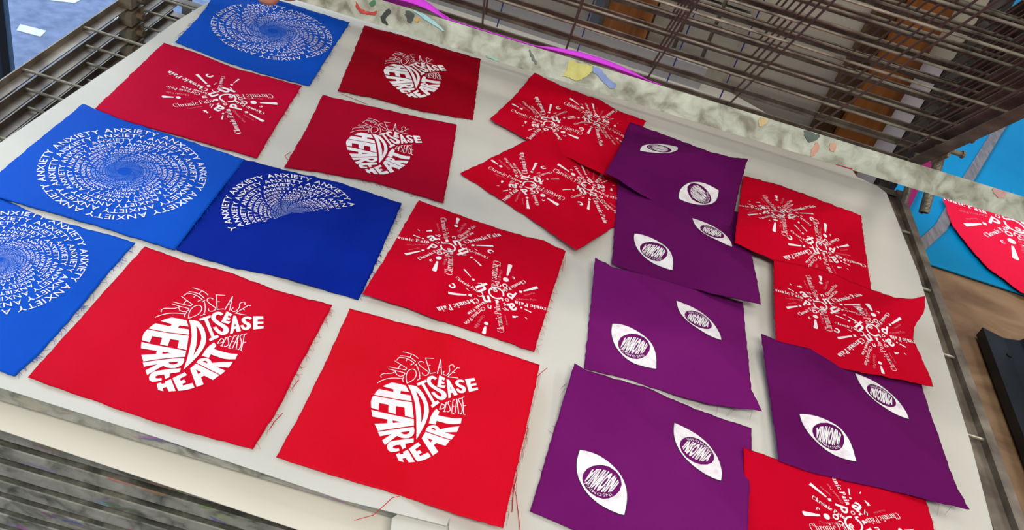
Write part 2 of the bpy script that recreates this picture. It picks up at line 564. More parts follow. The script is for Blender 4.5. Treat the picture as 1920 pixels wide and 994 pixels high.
HELD = 1
RAISE = R(46)
HELD_A = R(25.2)
HELD_TW = R(-0.5)
shelves = {}
for k in range(-13, 12):
    if k <= 0:
        ang = 0
    elif k == HELD:
        ang = HELD_A
    else:
        ang = RAISE + R(0.35) * math.sin(k * 2.1)
    s = child('shelf', FRAME_ME, rack)
    s.location = (0, 0, k * PITCHZ)
    s.rotation_euler = (-ang, HELD_TW if k == HELD else 0, 0)
    child('front_bar', BAR_ME2 if k == HELD else BAR_ME, s)
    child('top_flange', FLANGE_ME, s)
    child('wire_grid', WIRE_ME, s)
    child('cross_wires', CROSS_ME, s)
    if k >= -3:
        if k >= 1:
            child('hinge_bracket', HINGE[0], s)
        child('rail_clip', CLIP_ME, s)
    shelves[k] = s
SM = {k: RM @ Matrix.Translation(s.location) @ s.rotation_euler.to_matrix().to_4x4() for k, s in shelves.items()}
for s, xe in ((1, XR), (-1, XL)):
    p_ = MB()
    a, b = sorted((xe - s * 0.012, xe + s * 0.002))
    p_.box(a, b, 0.034, 0.037, -0.86, 0.42)
    a, b = sorted((xe - s * 0.0, xe + s * 0.002))
    p_.box(a, b, 0.037, 0.064, -0.86, 0.42)
    p_.build('upright', METAL, rack)
p_ = MB()
for xe in (XL, XR - 0.03):
    p_.box(xe, xe + 0.03, -DEP, 0.034, -0.89, -0.86)
p_.box(XL, XR, -DEP, -DEP + 0.03, -0.89, -0.862)
p_.box(XL, XR, 0.004, 0.034, -0.89, -0.862)
p_.build('base_frame', METAL, rack)


def spring(p0, p1, rad, turns, wr, name='spring'):
    p0, p1 = RM.inverted() @ Vector(p0), RM.inverted() @ Vector(p1)
    ax = (p1 - p0).normalized()
    u = ax.cross(Vector((1, 0, 0.3))).normalized()
    w = ax.cross(u)
    pts = []
    N = turns * 10
    for i in range(N + 1):
        a = 2 * PI * turns * i / N
        pts.append(p0.lerp(p1, i / N) + (u * math.cos(a) + w * math.sin(a)) * rad)
    return MB().tube([p0] + pts + [p1], wr, 5).build(name, WIRE, rack, smooth=True)


s1 = onx(1732, 399, 0.528)
s2 = onx(1775, 250, 0.528)
spring(s1, s2, 0.0062, 62, 0.0012)
spring(onx(1693, 384, 0.500), onx(1728, 268, 0.500), 0.0042, 62, 0.0010)

# ink smears on the lifted bar
HB = SM[HELD]
fp = np.array(HB @ Vector((0, -DEP - 0.0016, -0.007)))
fnrm = np.array((HB.to_3x3() @ Vector((0, -1, 0))).normalized())
HBi = HB.inverted()


def smear(pts, col, lab):
    P = [HBi @ Vector(onplane(x, y, fp, fnrm)) for x, y in pts]
    P = [(p.x, max(-0.0132, min(-0.0003, p.z))) for p in P]
    # smooth and roughen the outline
    out = []
    n = len(P)
    for i in range(n):
        a, b, c, d = [Vector(P[(i + j - 1) % n]) for j in range(4)]
        for t in (0, 0.25, 0.5, 0.75):
            q = 0.5 * ((2 * b) + (-a + c) * t + (2 * a - 5 * b + 4 * c - d) * t * t + (-a + 3 * b - 3 * c + d) * t ** 3)
            out.append((q.x + random.uniform(-1, 1) * 0.0004, max(-0.0135, min(0.0, q.y + random.uniform(-1, 1) * 0.0004))))
    mb = MB()
    n = len(out)
    y0, y1 = -DEP - 0.0016, -DEP - 0.0020
    mb.v = [(x, y0, z) for x, z in out] + [(x, y1, z) for x, z in out]
    mb.f = [tuple(range(n)), tuple(reversed(range(n, 2 * n)))] + [(i, i + n, (i + 1) % n + n, (i + 1) % n) for i in range(n)]
    o = mb.build('paint_smear', noise_mat('paint_' + lab.split()[0], [tuple(max(0, v - 22) for v in col), col], scale=160, rough=0.5), shelves[HELD])
    o['label'] = lab
    return o


smear([(668, 2), (676, 14), (690, 22), (706, 20), (704, 27), (688, 27), (676, 24), (668, 12)], (188, 52, 44), 'red ink smear')
smear([(694, 4), (702, 1), (706, 6), (700, 12), (695, 10)], (70, 128, 96), 'green ink smear')
smear([(722, 22), (730, 16), (732, 26), (724, 34), (728, 46), (720, 44), (714, 32)], (44, 50, 46), 'black ink smear')
smear([(762, 20), (774, 24), (776, 34), (770, 44), (764, 38), (760, 28)], (66, 74, 64), 'dark green ink smear')
smear([(779, 36), (785, 34), (786, 40), (781, 42)], (206, 160, 62), 'orange ink dot')
smear([(775, 20), (800, 30), (815, 40), (835, 60), (818, 50), (795, 36)], (160, 206, 214), 'cyan ink streak')
smear([(1068, 113), (1090, 120), (1110, 124), (1108, 136), (1096, 145), (1084, 152), (1068, 146), (1056, 142), (1064, 130)], (196, 190, 110), 'yellow ink smear')
smear([(1112, 124), (1126, 128), (1134, 138), (1142, 148), (1156, 160), (1146, 166), (1134, 156), (1120, 142), (1112, 134)], (124, 142, 190), 'blue ink smear')
smear([(1508, 244), (1520, 243), (1537, 250), (1532, 262), (1518, 266), (1509, 256)], (84, 96, 88), 'dark grey ink spot')
smear([(1430, 212), (1440, 216), (1436, 232), (1424, 236), (1422, 224)], (190, 168, 120), 'tan ink smear')
smear([(1528, 268), (1536, 272), (1530, 288), (1520, 292)], (198, 150, 130), 'pink ink smear')
smear([(1556, 268), (1568, 270), (1566, 282), (1556, 284)], (190, 146, 124), 'rosy ink smear')
smear([(1566, 308), (1580, 311), (1596, 320), (1592, 325), (1578, 321)], (196, 20, 70), 'crimson ink streak')
smear([(912, 104), (930, 110), (934, 116), (918, 112)], (140, 190, 174), 'teal ink streak')
smear([(992, 92), (1000, 104), (1007, 118), (1003, 119), (996, 108)], (104, 112, 104), 'thin grey ink streak')
smear([(1862, 352), (1885, 360), (1880, 372), (1866, 366)], (190, 150, 144), 'pale pink ink smear')

# violet cloth lying on the lifted shelf, its humps peep over the bar
NX, NYv = 90, 14
vv, ff = [], []
xa_ = (HBi @ Vector(onplane(640, -30, fp, fnrm))).x
xb_ = (HBi @ Vector(onplane(1240, 180, fp, fnrm))).x
h1a, h1b = [(HBi @ Vector(onplane(px, py, fp, fnrm))).x for px, py in ((690, -15), (822, 32))]
h2a, h2b = [(HBi @ Vector(onplane(px, py, fp, fnrm))).x for px, py in ((1000, 85), (1225, 160))]


def hump(x, a, b):
    t = (x - a) / (b - a)
    return math.sin(PI * t) ** 0.8 if 0 < t < 1 else 0.0


for j in range(NYv):
    for i in range(NX):
        x = xa_ + (xb_ - xa_) * i / (NX - 1)
        y = -DEP + 0.016 + j * 0.0065
        bb = math.sin(PI * min(1, (j + 0.6) / 5)) if j < 4 else 0.75
        z = 0.0012 + (0.0072 * hump(x, h1a, h1b) + 0.0046 * hump(x, h2a, h2b)) * max(0.35, bb)
        vv.append((x, y, z))
for j in range(NYv - 1):
    for i in range(NX - 1):
        a = j * NX + i
        ff.append((a, a + 1, a + 1 + NX, a + NX))
o = new_obj('violet_cloth', [tuple(HB @ Vector(v)) for v in vv], ff, cloth_mat('violet_cloth', (196, 64, 206)), None, True)
sd = o.modifiers.new('thick', 'SOLIDIFY')
sd.thickness = 0.0006
tag(o, 'bright violet cloth lying on the lifted shelf behind its splashed bar', 'cloth')


# ------------------------------------------------------------------ sheets of paper
def paper(name, px, z, lab, mat, th=0.0004, cells=36, wave=0.0):
    P = [np.array(onz(x, y, z)) for x, y in px]
    vv, ff = [], []
    n = cells
    for j in range(n + 1):
        for i in range(n + 1):
            u, v = i / n, j / n
            p = P[0] * (1 - u) * (1 - v) + P[1] * u * (1 - v) + P[2] * u * v + P[3] * (1 - u) * v
            zz = wave * (math.sin(p[0] * 31 + 2 * math.sin(p[1] * 17)) * math.sin(p[1] * 23 + p[0] * 9)) * 0.5
            vv.append((p[0], p[1], z + zz))
    for j in range(n):
        for i in range(n):
            a = j * (n + 1) + i
            ff.append((a, a + n + 1, a + n + 2, a + 1))
    o = new_obj(name, vv, ff, mat, None, True)
    s = o.modifiers.new('thick', 'SOLIDIFY')
    s.thickness = th
    s.offset = 1
    return tag(o, lab, 'paper')


def paper_poly(name, px, z, lab, mat, th=0.0004):
    P = [onz(x, y, z) for x, y in px]
    o = MB().prism([(p[0], p[1]) for p in P], z - th, z).build(name, mat)
    return tag(o, lab, 'paper')


paper_poly('lining_paper', [(-160, 378), (0, 268), (120, 186), (262, 90), (330, 40), (400, -2), (420, -22), (900, -30), (1180, 120), (1012, 420), (939, 660), (848, 955), (838, 986), (640, 937), (300, 822), (0, 727), (-320, 630)], 0.0006,
           'large off white lining sheet under the blue and heart cloths', PAPER)
paper_poly('lining_paper', [(900, -40), (1100, 20), (1500, 248), (1585, 298), (1606, 331), (1645, 349), (1662, 362), (1720, 508), (1762, 640), (1820, 830), (1862, 994), (1895, 1120), (1500, 1240), (840, 1060), (843, 960), (930, 640), (990, 440)], 0.0001,
           'off white lining sheet under the purple cloths, right of the seam', PAPER)
paper_poly('lining_paper', [(735, 972), (752, 960), (860, 985), (1000, 1020), (1000, 1100), (730, 1020)], -0.004,
           'white sheet corner poking out below the right heart cloth', PAPER)
paper_poly('lining_paper', [(300, 60), (292, 68), (262, 96), (230, 118), (252, 130), (330, 90)], -0.0235,
           'small pale blue sheet poking out on the shelf below, upper left', noise_mat('pale_blue_paper', [(180, 198, 226), (200, 214, 236)], scale=5, rough=0.7))
z1 = -PITCHZ + 0.0006
o = MB()
q = [RM @ Vector((x, y, 0)) for x, y in ((-0.46, -0.756), (0.24, -0.783), (0.26, -0.1), (-0.46, -0.1))]
o.prism([(p.x, p.y) for p in q], z1, z1 + 0.0006)
tag(o.build('lining_paper', PAPER2), 'cream sheet on the shelf below, showing as a strip under the front bar', 'paper')
q = [RM @ Vector((x, y, 0)) for x, y in ((0.20, -0.79), (0.46, -0.80), (0.47, -0.1), (0.20, -0.1))]
o = MB()
o.prism([(p.x, p.y) for p in q], z1 + 0.0008, z1 + 0.0012)
tag(o.build('lining_paper', PAPER), 'off white sheet at bottom centre on the shelf below, overlapping the cream sheet', 'paper')


# ------------------------------------------------------------------ cloths
def seg_d(p, a, b):
    """signed distance from the line a-b and parameter along it"""
    d = b - a
    L = math.hypot(d[0], d[1])
    t = ((p[..., 0] - a[0]) * d[0] + (p[..., 1] - a[1]) * d[1]) / L / L
    s = ((p[..., 0] - a[0]) * -d[1] + (p[..., 1] - a[1]) * d[0]) / L
    return s, t


CL = {}


class Cloth:
    def __init__(self, layer, folds=(), seed=0, wr=0.0006, over=()):
        self.base = 0.0016 + layer * 0.0011
        self.folds = [(k, onz(*a)[:2], onz(*b)[:2], h, w) for k, a, b, h, w in folds]
        self.seed = seed
        self.wr = wr
        self.over = [CL[k] for k in over]
        CL[seed] = self

    def z(self, xy):
        xy = np.asarray(xy, float)
        z = np.full(xy.shape[:-1], self.base)
        x, y, s = xy[..., 0], xy[..., 1], self.seed
        z = z + self.wr * (1 + np.sin(x * 41 + 2.0 * np.sin(y * 29 + s) + s * 1.7) * np.sin(y * 37 + 1.5 * np.sin(x * 33 + s)))
        z = z + self.wr * 0.5 * (1 + np.sin(x * 97 + y * 61 + s * 3.1) * np.sin(y * 83 - x * 52 + s))
        for k, a, b, h, w in self.folds:
            d, t = seg_d(xy, a, b)
            if k == 'tent':        # sharp crease
                z = z + h * np.maximum(0, 1 - np.abs(d) / w)
            elif k == 'tentg':     # sharp crease that rises away from a
                z = z + h * np.maximum(0, 1 - np.abs(d) / w) * np.clip((t - 0.15) * 2, 0, 1)
            elif k == 'ramp':      # lifts on the left side of a->b
                z = z + h * np.clip(d / w, 0, 1)
            elif k == 'ridge':     # rounded fold that grows from a to b
                g = np.clip(t, 0, 1.3) ** 1.4
                z = z + h * g * np.exp(-(d / np.where(d > 0, w * 0.62, w)) ** 2)
            elif k == 'bulge':
                z = z + h * np.exp(-(d / w) ** 2) * np.exp(-((t - 0.5) / 0.5) ** 4)
            elif k == 'valley':
                z = z + h * np.minimum(1, np.abs(d) / w)
            elif k == 'corner':    # corner curl near point a, radius w
                rr = np.hypot(x - a[0], y - a[1])
                z = z + h * np.maximum(0, 1 - rr / w) ** 2
        for o in self.over:
            z = np.maximum(z, o.z(xy) + 0.0012)
        return z

    def at_many(self, px, py):
        px, py = np.asarray(px, float), np.asarray(py, float)
        x, y = px - IMW / 2, -(py - IMH / 2)
        c, s = math.cos(ROLL), math.sin(ROLL)
        x, y = c * x - s * y, s * x + c * y
        D = np.stack([x, FPX * math.cos(PITCH) + y * math.sin(PITCH), -FPX * math.sin(PITCH) + y * math.cos(PITCH)], -1)
        c, s = math.cos(YAW), math.sin(YAW)
        D = np.stack([D[..., 0] * c - D[..., 1] * s, D[..., 0] * s + D[..., 1] * c, D[..., 2]], -1)
        z = np.full(px.shape, self.base)
        for _ in range(12):
            p = CAM + D * ((z - CAMZ) / D[..., 2])[..., None]
            z = self.z(p[..., :2]) * 0.7 + z * 0.3
        return p

    def at(self, px, py):
        return self.at_many(np.array([px]), np.array([py]))[0]


def polyline(pts, n, wob, seed):
    P = np.array(pts, float)
    seg = np.hypot(*(P[1:] - P[:-1]).T)
    s = np.r_[0, np.cumsum(seg)]
    t = np.linspace(0, s[-1], n + 1)
    # Catmull-Rom like smoothing through np.interp on a fine, box filtered line
    q = np.c_[np.interp(t, s, P[:, 0]), np.interp(t, s, P[:, 1])]
    for _ in range(2):
        q[1:-1] = 0.25 * q[:-2] + 0.5 * q[1:-1] + 0.25 * q[2:]
    r = np.random.RandomState(seed)
    nz = r.randn(n + 1, 2) * wob
    nz[0] = nz[-1] = 0
    nz[1:-1] = (nz[:-2] + nz[1:-1] + nz[2:]) / 3 + nz[1:-1] * 0.4
    return q + nz


def make_cloth(name, C, edges, mat, lab, cat='cloth', group=None, n=64, wob=0.5, fray=(1, 2), frayn=34, thr=None):
    """edges: top (TL..TR), right (TR..BR), bottom (BL..BR), left (TL..BL) pixel outlines of the cloth's border"""
    top, right, bot, left = [polyline(e, n, wob, C.seed * 7 + i) for i, e in enumerate(edges)]
    u = np.linspace(0, 1, n + 1)
    vv = []
    G = np.zeros((n + 1, n + 1, 2))
    for j in range(n + 1):
        v = u[j]
        G[j] = (1 - v) * top + v * bot + (1 - u)[:, None] * left[j] + u[:, None] * right[j] - (
            (1 - u)[:, None] * (1 - v) * top[0] + u[:, None] * (1 - v) * top[-1] + (1 - u)[:, None] * v * bot[0] + u[:, None] * v * bot[-1])
    XY = C.at_many(G[..., 0], G[..., 1])
    ff = []
    for j in range(n):
        for i in range(n):
            a = j * (n + 1) + i
            ff.append((a, a + n + 1, a + n + 2, a + 1))
    o = new_obj(name, XY.reshape(-1, 3), ff, mat, None, True)
    s = o.modifiers.new('thick', 'SOLIDIFY')
    s.thickness = 0.0006
    s.offset = -1
    tag(o, lab, cat, group)
    C.obj = o
    C.poly = np.concatenate([XY[0, :, :2], XY[1:, -1, :2], XY[-1, ::-1, :2][1:], XY[::-1, 0, :2][1:]])
    # loose threads along the raw edges
    mb = MB()
    bord = {0: XY[0], 1: XY[:, -1], 2: XY[-1], 3: XY[:, 0]}
    cen = XY[n // 2, n // 2]
    rr = random.Random(C.seed + 5)
    for e in fray:
        B = bord[e]
        for _ in range(frayn):
            i = rr.randrange(2, n - 1)
            p = Vector(B[i])
            t = (Vector(B[i + 1]) - Vector(B[i - 1])).normalized()
            out = Vector((t.y, -t.x, 0))
            if out.dot(p - Vector(cen)) < 0:
                out = -out
            L = rr.uniform(0.002, 0.007)
            lean = rr.uniform(-1, 1) * 1.2
            q1 = p - out * 0.001 + Vector((0, 0, 0.0003))
            q2 = p + (out * 0.6 + t * lean * 0.6) * L * 0.6
            q3 = p + (out * 0.8 + t * lean * 1.2) * L
            q2.z = max(0.0012, q2.z)
            q3.z = 0.0010
            mb.tube([q1, q2, q3], [0.00018, 0.00015, 0.00008], 3)
    if thr:
        for pts in thr:
            P = [onz(x, y, 0.0016) for x, y in pts]
            Q = []
            for i in range(len(P) - 1):
                for tt in (0, 0.5):
                    Q.append(P[i] * (1 - tt) + P[i + 1] * tt)
            Q.append(P[-1])
            mb.tube(Q, 0.00028, 4)
    if mb.v:
        fo = mb.build('loose_threads', mat, o)
        fo['kind'] = 'stuff'
    return o


def in_poly(pts, poly):
    x, y = pts[:, 0], pts[:, 1]
    inside = np.zeros(len(pts), bool)
    X, Y = poly[:, 0], poly[:, 1]
    j = len(poly) - 1
    for i in range(len(poly)):
        if Y[i] != Y[j]:
            c = ((Y[i] > y) != (Y[j] > y)) & (x < (X[j] - X[i]) * (y - Y[i]) / (Y[j] - Y[i]) + X[i])
            inside ^= c
        j = i
    return inside


def lay_print(name, C, verts, faces, mat, extra=0.0, maxlen=0.006, idx=None):
    """verts: Nx2 world xy; drapes the shape over cloth C as its child"""
    verts = np.asarray(verts, float)
    bm = bmesh.new()
    bv = [bm.verts.new((v[0], v[1], 0)) for v in verts]
    for k, f in enumerate(faces):
        try:
            nf = bm.faces.new([bv[i] for i in f])
            if idx:
                nf.material_index = idx[k]
        except ValueError:
            pass
    if maxlen:
        for _ in range(4):
            long = [e for e in bm.edges if e.calc_length() > maxlen]
            if not long:
                break
            bmesh.ops.subdivide_edges(bm, edges=long, cuts=1)
            bmesh.ops.triangulate(bm, faces=[f for f in bm.faces if len(f.verts) > 3])
    bm.verts.ensure_lookup_table()
    P = np.array([v.co[:2] for v in bm.verts])
    if len(P) == 0:
        bm.free()
        return None
    ins = in_poly(P, C.poly)
    zz = C.z(P)
    for v, z in zip(bm.verts, zz):
        v.co.z = z + 0.00055 + extra
    dead = [v for v, k in zip(bm.verts, ins) if not k]
    if dead:
        bmesh.ops.delete(bm, geom=dead, context='VERTS')
    for f in bm.faces:
        if f.normal.z < 0:
            f.normal_flip()
    me = bpy.data.meshes.new(name)
    bm.to_mesh(me)
    bm.free()
    for m in (mat if isinstance(mat, (list, tuple)) else [mat]):
        me.materials.append(m)
    o = bpy.data.objects.new(name, me)
    COL.objects.link(o)
    o.parent = C.obj
    return o


def merge(accs):
    A, idx = Acc(), []
    for k, a in enumerate(accs):
        A.add((a.V, a.F))
        idx += [k] * len(a.F)
    return A, idx


# ------------------------------------------------------------------ glyphs
_gl = {}


def sans(ch, bold=0.0):
    """verts (x, y) with cap height 1, faces, advance"""
    key = (ch, bold)
    if key in _gl:
        return _gl[key]
    cu = bpy.data.curves.new('g', 'FONT')
    cu.body = ch
    cu.size = 1.0
    cu.resolution_u = 3
    cu.offset = bold
    ob = bpy.data.objects.new('g', cu)
    COL.objects.link(ob)
    bpy.context.view_layer.update()
    dg = bpy.context.evaluated_depsgraph_get()
    me = ob.evaluated_get(dg).to_mesh()
    V = np.array([v.co[:2] for v in me.vertices]) if len(me.vertices) else np.zeros((0, 2))
    F = [tuple(p.vertices) for p in me.polygons]
    ob.evaluated_get(dg).to_mesh_clear()
    bpy.data.objects.remove(ob)
    bpy.data.curves.remove(cu)
    cap = _gl.get('cap')
    if cap is None and ch == 'X':
        cap = V[:, 1].max()
        _gl['cap'] = cap
    V = V / _gl.get('cap', 0.7)
    wdt = V[:, 0].max() + 0.12 if len(V) else 0.35
    _gl[key] = (V, F, wdt)
    return _gl[key]


sans('X')


def ribbon(pts, w, curve=True, sub=6):
    """flat stroke: verts, faces"""
    P = [np.array(p, float) for p in pts]
    ws = list(w) if isinstance(w, (list, tuple, np.ndarray)) else [w] * len(P)
    if curve and len(P) > 2:
        Q, W2 = [], []
        for i in range(len(P) - 1):
            a, b, c, d = P[max(i - 1, 0)], P[i], P[i + 1], P[min(i + 2, len(P) - 1)]
            for k in range(sub):
                t = k / sub
                Q.append(0.5 * ((2 * b) + (-a + c) * t + (2 * a - 5 * b + 4 * c - d) * t * t + (-a + 3 * b - 3 * c + d) * t ** 3))
                W2.append(ws[i] * (1 - t) + ws[i + 1] * t)
        Q.append(P[-1])
        W2.append(ws[-1])
        P, ws = Q, W2
    V, F = [], []
    n = len(P)
    if not curve and n > 2:                      # separate quads with overlapping joints
        for i in range(n - 1):
            d = P[i + 1] - P[i]
            d = d / (np.hypot(*d) + 1e-9)
            nn = np.array([-d[1], d[0]]) * ws[i] / 2
            e = d * ws[i] * 0.35
            k = len(V)
            V += [P[i] - e + nn, P[i] - e - nn, P[i + 1] + e - nn, P[i + 1] + e + nn]
            F.append((k, k + 1, k + 2, k + 3))
        return V, F
    for i in range(n):
        d = P[min(i + 1, n - 1)] - P[max(i - 1, 0)]
        d = d / (np.hypot(*d) + 1e-9)
        nn = np.array([-d[1], d[0]]) * ws[i] / 2
        V += [P[i] + nn, P[i] - nn]
    for i in range(n - 1):
        F.append((2 * i, 2 * i + 1, 2 * i + 3, 2 * i + 2))
    return V, F


def poly_fill(outer, holes=()):
    loops = [[Vector((p[0], p[1], 0)) for p in outer]] + [[Vector((p[0], p[1], 0)) for p in h] for h in holes]
    tris = geometry.tessellate_polygon(loops)
    V = [p for l in ([outer] + list(holes)) for p in l]
    return [np.array(p, float) for p in V], [tuple(t) for t in tris]


class Acc:
    def __init__(self):
        self.V, self.F = [], []

    def add(self, VF, fn=None):
        V, F = VF[0], VF[1]
        k = len(self.V)
        self.V += [fn(v) if fn else v for v in V]
        self.F += [tuple(i + k for i in f) for f in F]


def rect(x0, y0, x1, y1):
    return ([np.array(p, float) for p in ((x0, y0), (x1, y0), (x1, y1), (x0, y1))], [(0, 1, 2, 3)])


def arc(cx, cy, rx, ry, a0, a1, wf, n=12):
    V, F = [], []
    for i in range(n + 1):
        a = a0 + (a1 - a0) * i / n
        w = wf(a)
        c, s = math.cos(a), math.sin(a)
        V += [np.array((cx + rx * c, cy + ry * s)), np.array((cx + (rx - w) * c, cy + (ry - w * (0.6 if rx < 1 and rx > .05 else 1)) * s))]
    for i in range(n):
        F.append((2 * i, 2 * i + 1, 2 * i + 3, 2 * i + 2))
    return V, F


def serif(ch, bold=0.2):
    """didone-like letters of the words Chronic Pain"""
    key = ('serif', ch, bold)
    if key in _gl:
        return _gl[key]
    t, h, s = bold, 0.05, 0.09
    A = Acc()
    mod = lambda a: h + (t - h) * abs(math.cos(a)) ** 1.2

    def stem(x, y1, top=True):
        A.add(rect(x, 0, x + t, y1))
        A.add(rect(x - s, 0, x + t + s, h))
        A.add(rect(x - s, y1 - h, x + t * 0.8, y1))

    if ch == 'C':
        A.add(arc(0.42, 0.5, 0.40, 0.52, R(50), R(318), mod, 20))
        A.add(rect(0.66, 0.68, 0.72, 1.0))
        adv = 0.86
    elif ch == 'P':
        stem(0.1, 1.0)
        A.add(arc(0.36, 0.74, 0.34, 0.26, R(-90), R(90), mod, 12))
        A.add(rect(0.2, 0.94, 0.38, 1.0))
        A.add(rect(0.2, 0.48, 0.38, 0.53))
        adv = 0.80
    elif ch in 'hn':
        stem(0.1, 1.02 if ch == 'h' else 0.64)
        A.add(arc(0.36, 0.42, 0.22, 0.23, R(0), R(170), lambda a: h + (t - h) * max(0, math.cos(a)), 10))
        A.add(rect(0.58 - t, 0, 0.58, 0.43))
        A.add(rect(0.58 - t - s * 0.6, 0, 0.58 + s, h))
        adv = 0.74
    elif ch == 'i':
        stem(0.1, 0.64)
        A.add(arc(0.1 + t / 2, 0.86, 0.11, 0.11, 0, 2 * PI, lambda a: 0.109, 10))
        adv = 0.42
    elif ch == 'r':
        stem(0.1, 0.64)
        A.add(arc(0.40, 0.44, 0.18, 0.21, R(40), R(170), lambda a: h * 1.3, 8))
        A.add(arc(0.50, 0.54, 0.085, 0.085, 0, 2 * PI, lambda a: 0.084, 8))
        adv = 0.58
    elif ch == 'o':
        A.add(arc(0.32, 0.32, 0.29, 0.34, 0, 2 * PI, mod, 20))
        adv = 0.66
    elif ch == 'c':
        A.add(arc(0.32, 0.32, 0.28, 0.34, R(50), R(320), mod, 16))
        A.add(arc(0.47, 0.52, 0.085, 0.085, 0, 2 * PI, lambda a: 0.084, 8))
        adv = 0.60
    elif ch == 'a':
        A.add(rect(0.50 - t, 0.04, 0.50, 0.50))
        A.add(arc(0.30, 0.46, 0.20, 0.20, R(0), R(160), lambda a: h + 0.04, 8))
        A.add(arc(0.28, 0.19, 0.22, 0.20, R(60), R(320), mod, 12))
        A.add(rect(0.46, 0, 0.62, h))
        adv = 0.66
    else:
        adv = 0.30
    _gl[key] = (A.V, A.F, adv)
    return _gl[key]


def text_on(A, s, S, Epos, style='serif', bold=0.2, squeeze=1.0, hscale=1.0):
    """lay string s from baseline start S to end Epos (2D), height follows length"""
    S, Epos = np.array(S, float), np.array(Epos, float)
    gl = []
    x = 0
    for ch in s:
        if ch == ' ':
            x += 0.30
            continue
        V, F, adv = serif(ch, bold) if style == 'serif' else sans(ch, bold)
        gl.append((V, F, x))
        x += adv
    L = np.hypot(*(Epos - S))
    k = L / x
    d = (Epos - S) / L
    nn = np.array([-d[1], d[0]])
    for V, F, x0 in gl:
        A.add((V, F), lambda v, x0=x0: S + d * (v[0] + x0) * k + nn * v[1] * k * hscale)


# ------------------------------------------------------------------ design 1: the heart of words (drawn once, in the plane)
def T(tile, pts):
    ox, oy = {1: (680, 650), 2: (780, 650), 3: (680, 755), 4: (780, 755)}[tile]
    return [onz(ox + x / 8.283, oy + y / 8.283)[:2] for x, y in pts]


HEART = Acc()
for tile, outer, holes in [
    (1, [(298, 610), (350, 580), (440, 542), (550, 558), (660, 582), (690, 635), (718, 688), (585, 670), (575, 715), (742, 740), (760, 830), (460, 790), (160, 742), (190, 700), (235, 652), (465, 692), (468, 650)], []),
    (1, [(150, 758), (460, 805), (765, 850), (780, 960), (800, 1092), (660, 1062), (650, 930), (515, 908), (512, 1030), (395, 1003), (395, 888), (245, 866), (238, 975), (118, 945), (112, 850), (125, 800)], []),
    (3, [(122, 108), (460, 175), (800, 242), (805, 340), (235, 432), (178, 325), (383, 310), (382, 250), (142, 212)], [[(465, 262), (600, 290), (470, 306)]]),
    (3, [(232, 450), (800, 362), (815, 410), (808, 470), (780, 510), (720, 545), (660, 550), (600, 540), (540, 512), (350, 655), (305, 582), (455, 482), (268, 518)], [[(600, 452), (742, 432), (725, 470), (680, 488), (640, 485), (610, 465)]]),
    (3, [(805, 545), (805, 608), (672, 640), (680, 700), (628, 725), (595, 655), (530, 660), (485, 675), (475, 695), (490, 712), (530, 718), (572, 712), (585, 748), (520, 765), (450, 770), (405, 740), (388, 700), (390, 650), (420, 610), (470, 595)], []),
    (3, [(528, 805), (580, 782), (600, 808), (645, 798), (640, 768), (712, 732), (830, 922), (735, 932), (685, 860), (632, 870), (655, 925), (575, 905)], []),
    (3, [(730, 718), (878, 605), (920, 652), (833, 722), (858, 755), (900, 730), (940, 775), (893, 805), (912, 832), (1033, 778), (1080, 848), (1020, 882), (958, 905), (868, 920)], []),
    (4, [(165, 438), (545, 605), (475, 690), (335, 630), (295, 662), (365, 778), (280, 835), (105, 535)], [[(188, 535), (275, 578), (242, 615)]]),
    (4, [(165, 420), (180, 375), (215, 345), (270, 335), (320, 345), (360, 375), (385, 415), (480, 400), (680, 395), (665, 440), (645, 485), (455, 468), (612, 535), (562, 598)], [[(247, 395), (270, 380), (300, 385), (322, 410), (322, 425)]]),
    (4, [(325, 75), (372, 130), (350, 185), (440, 215), (560, 250), (640, 265), (715, 268), (705, 352), (620, 355), (520, 340), (420, 305), (332, 272), (320, 332), (212, 302), (240, 200), (275, 135)], []),
    (1, [(695, 572), (760, 575), (830, 590), (888, 640), (948, 715), (993, 800), (1023, 880), (1036, 960), (1036, 1000), (1023, 1070), (988, 1170), (938, 1270), (888, 1360), (848, 1430), (848, 1270), (840, 1100), (828, 970), (812, 860), (780, 760), (740, 660)],
     [[(822, 665), (865, 780), (895, 900), (915, 1010), (920, 1100), (918, 1180), (948, 1090), (963, 1000), (958, 890), (938, 830), (898, 760), (860, 705)]]),
    (2, [(5, 545), (150, 480), (163, 515), (125, 540), (300, 832), (345, 812), (372, 852), (262, 930), (238, 890), (268, 862), (82, 560), (25, 580)], []),
    (2, [(365, 405), (458, 455), (440, 490), (408, 472), (402, 505), (450, 522), (438, 552), (398, 540), (395, 565), (465, 575), (450, 615), (332, 590)], []),
    (2, [(478, 478), (515, 480), (655, 740), (600, 755), (570, 700), (548, 705), (550, 775), (512, 790)], [[(535, 600), (560, 650), (540, 660)]]),
    (2, [(762, 488), (905, 485), (922, 535), (845, 540), (850, 580), (935, 575), (940, 610), (862, 620), (870, 660), (955, 648), (965, 692), (825, 715)], []),
]:
    HEART.add(poly_fill(T(tile, outer), [T(tile, h) for h in holes]))
PXM = 0.075 / 8.283 * 0.0075 / 0.0075     # placeholder kept numeric


def unit(tile):
    a, b = T(tile, [(400, 500), (410, 500)])
    return np.hypot(*(a - b)) / 10


def stroke(tile, pts, w, curve=True):
    u_ = unit(tile)
    ws = [x * u_ for x in w] if isinstance(w, (list, tuple)) else w * u_
    HEART.add(ribbon(T(tile, pts), ws, curve))


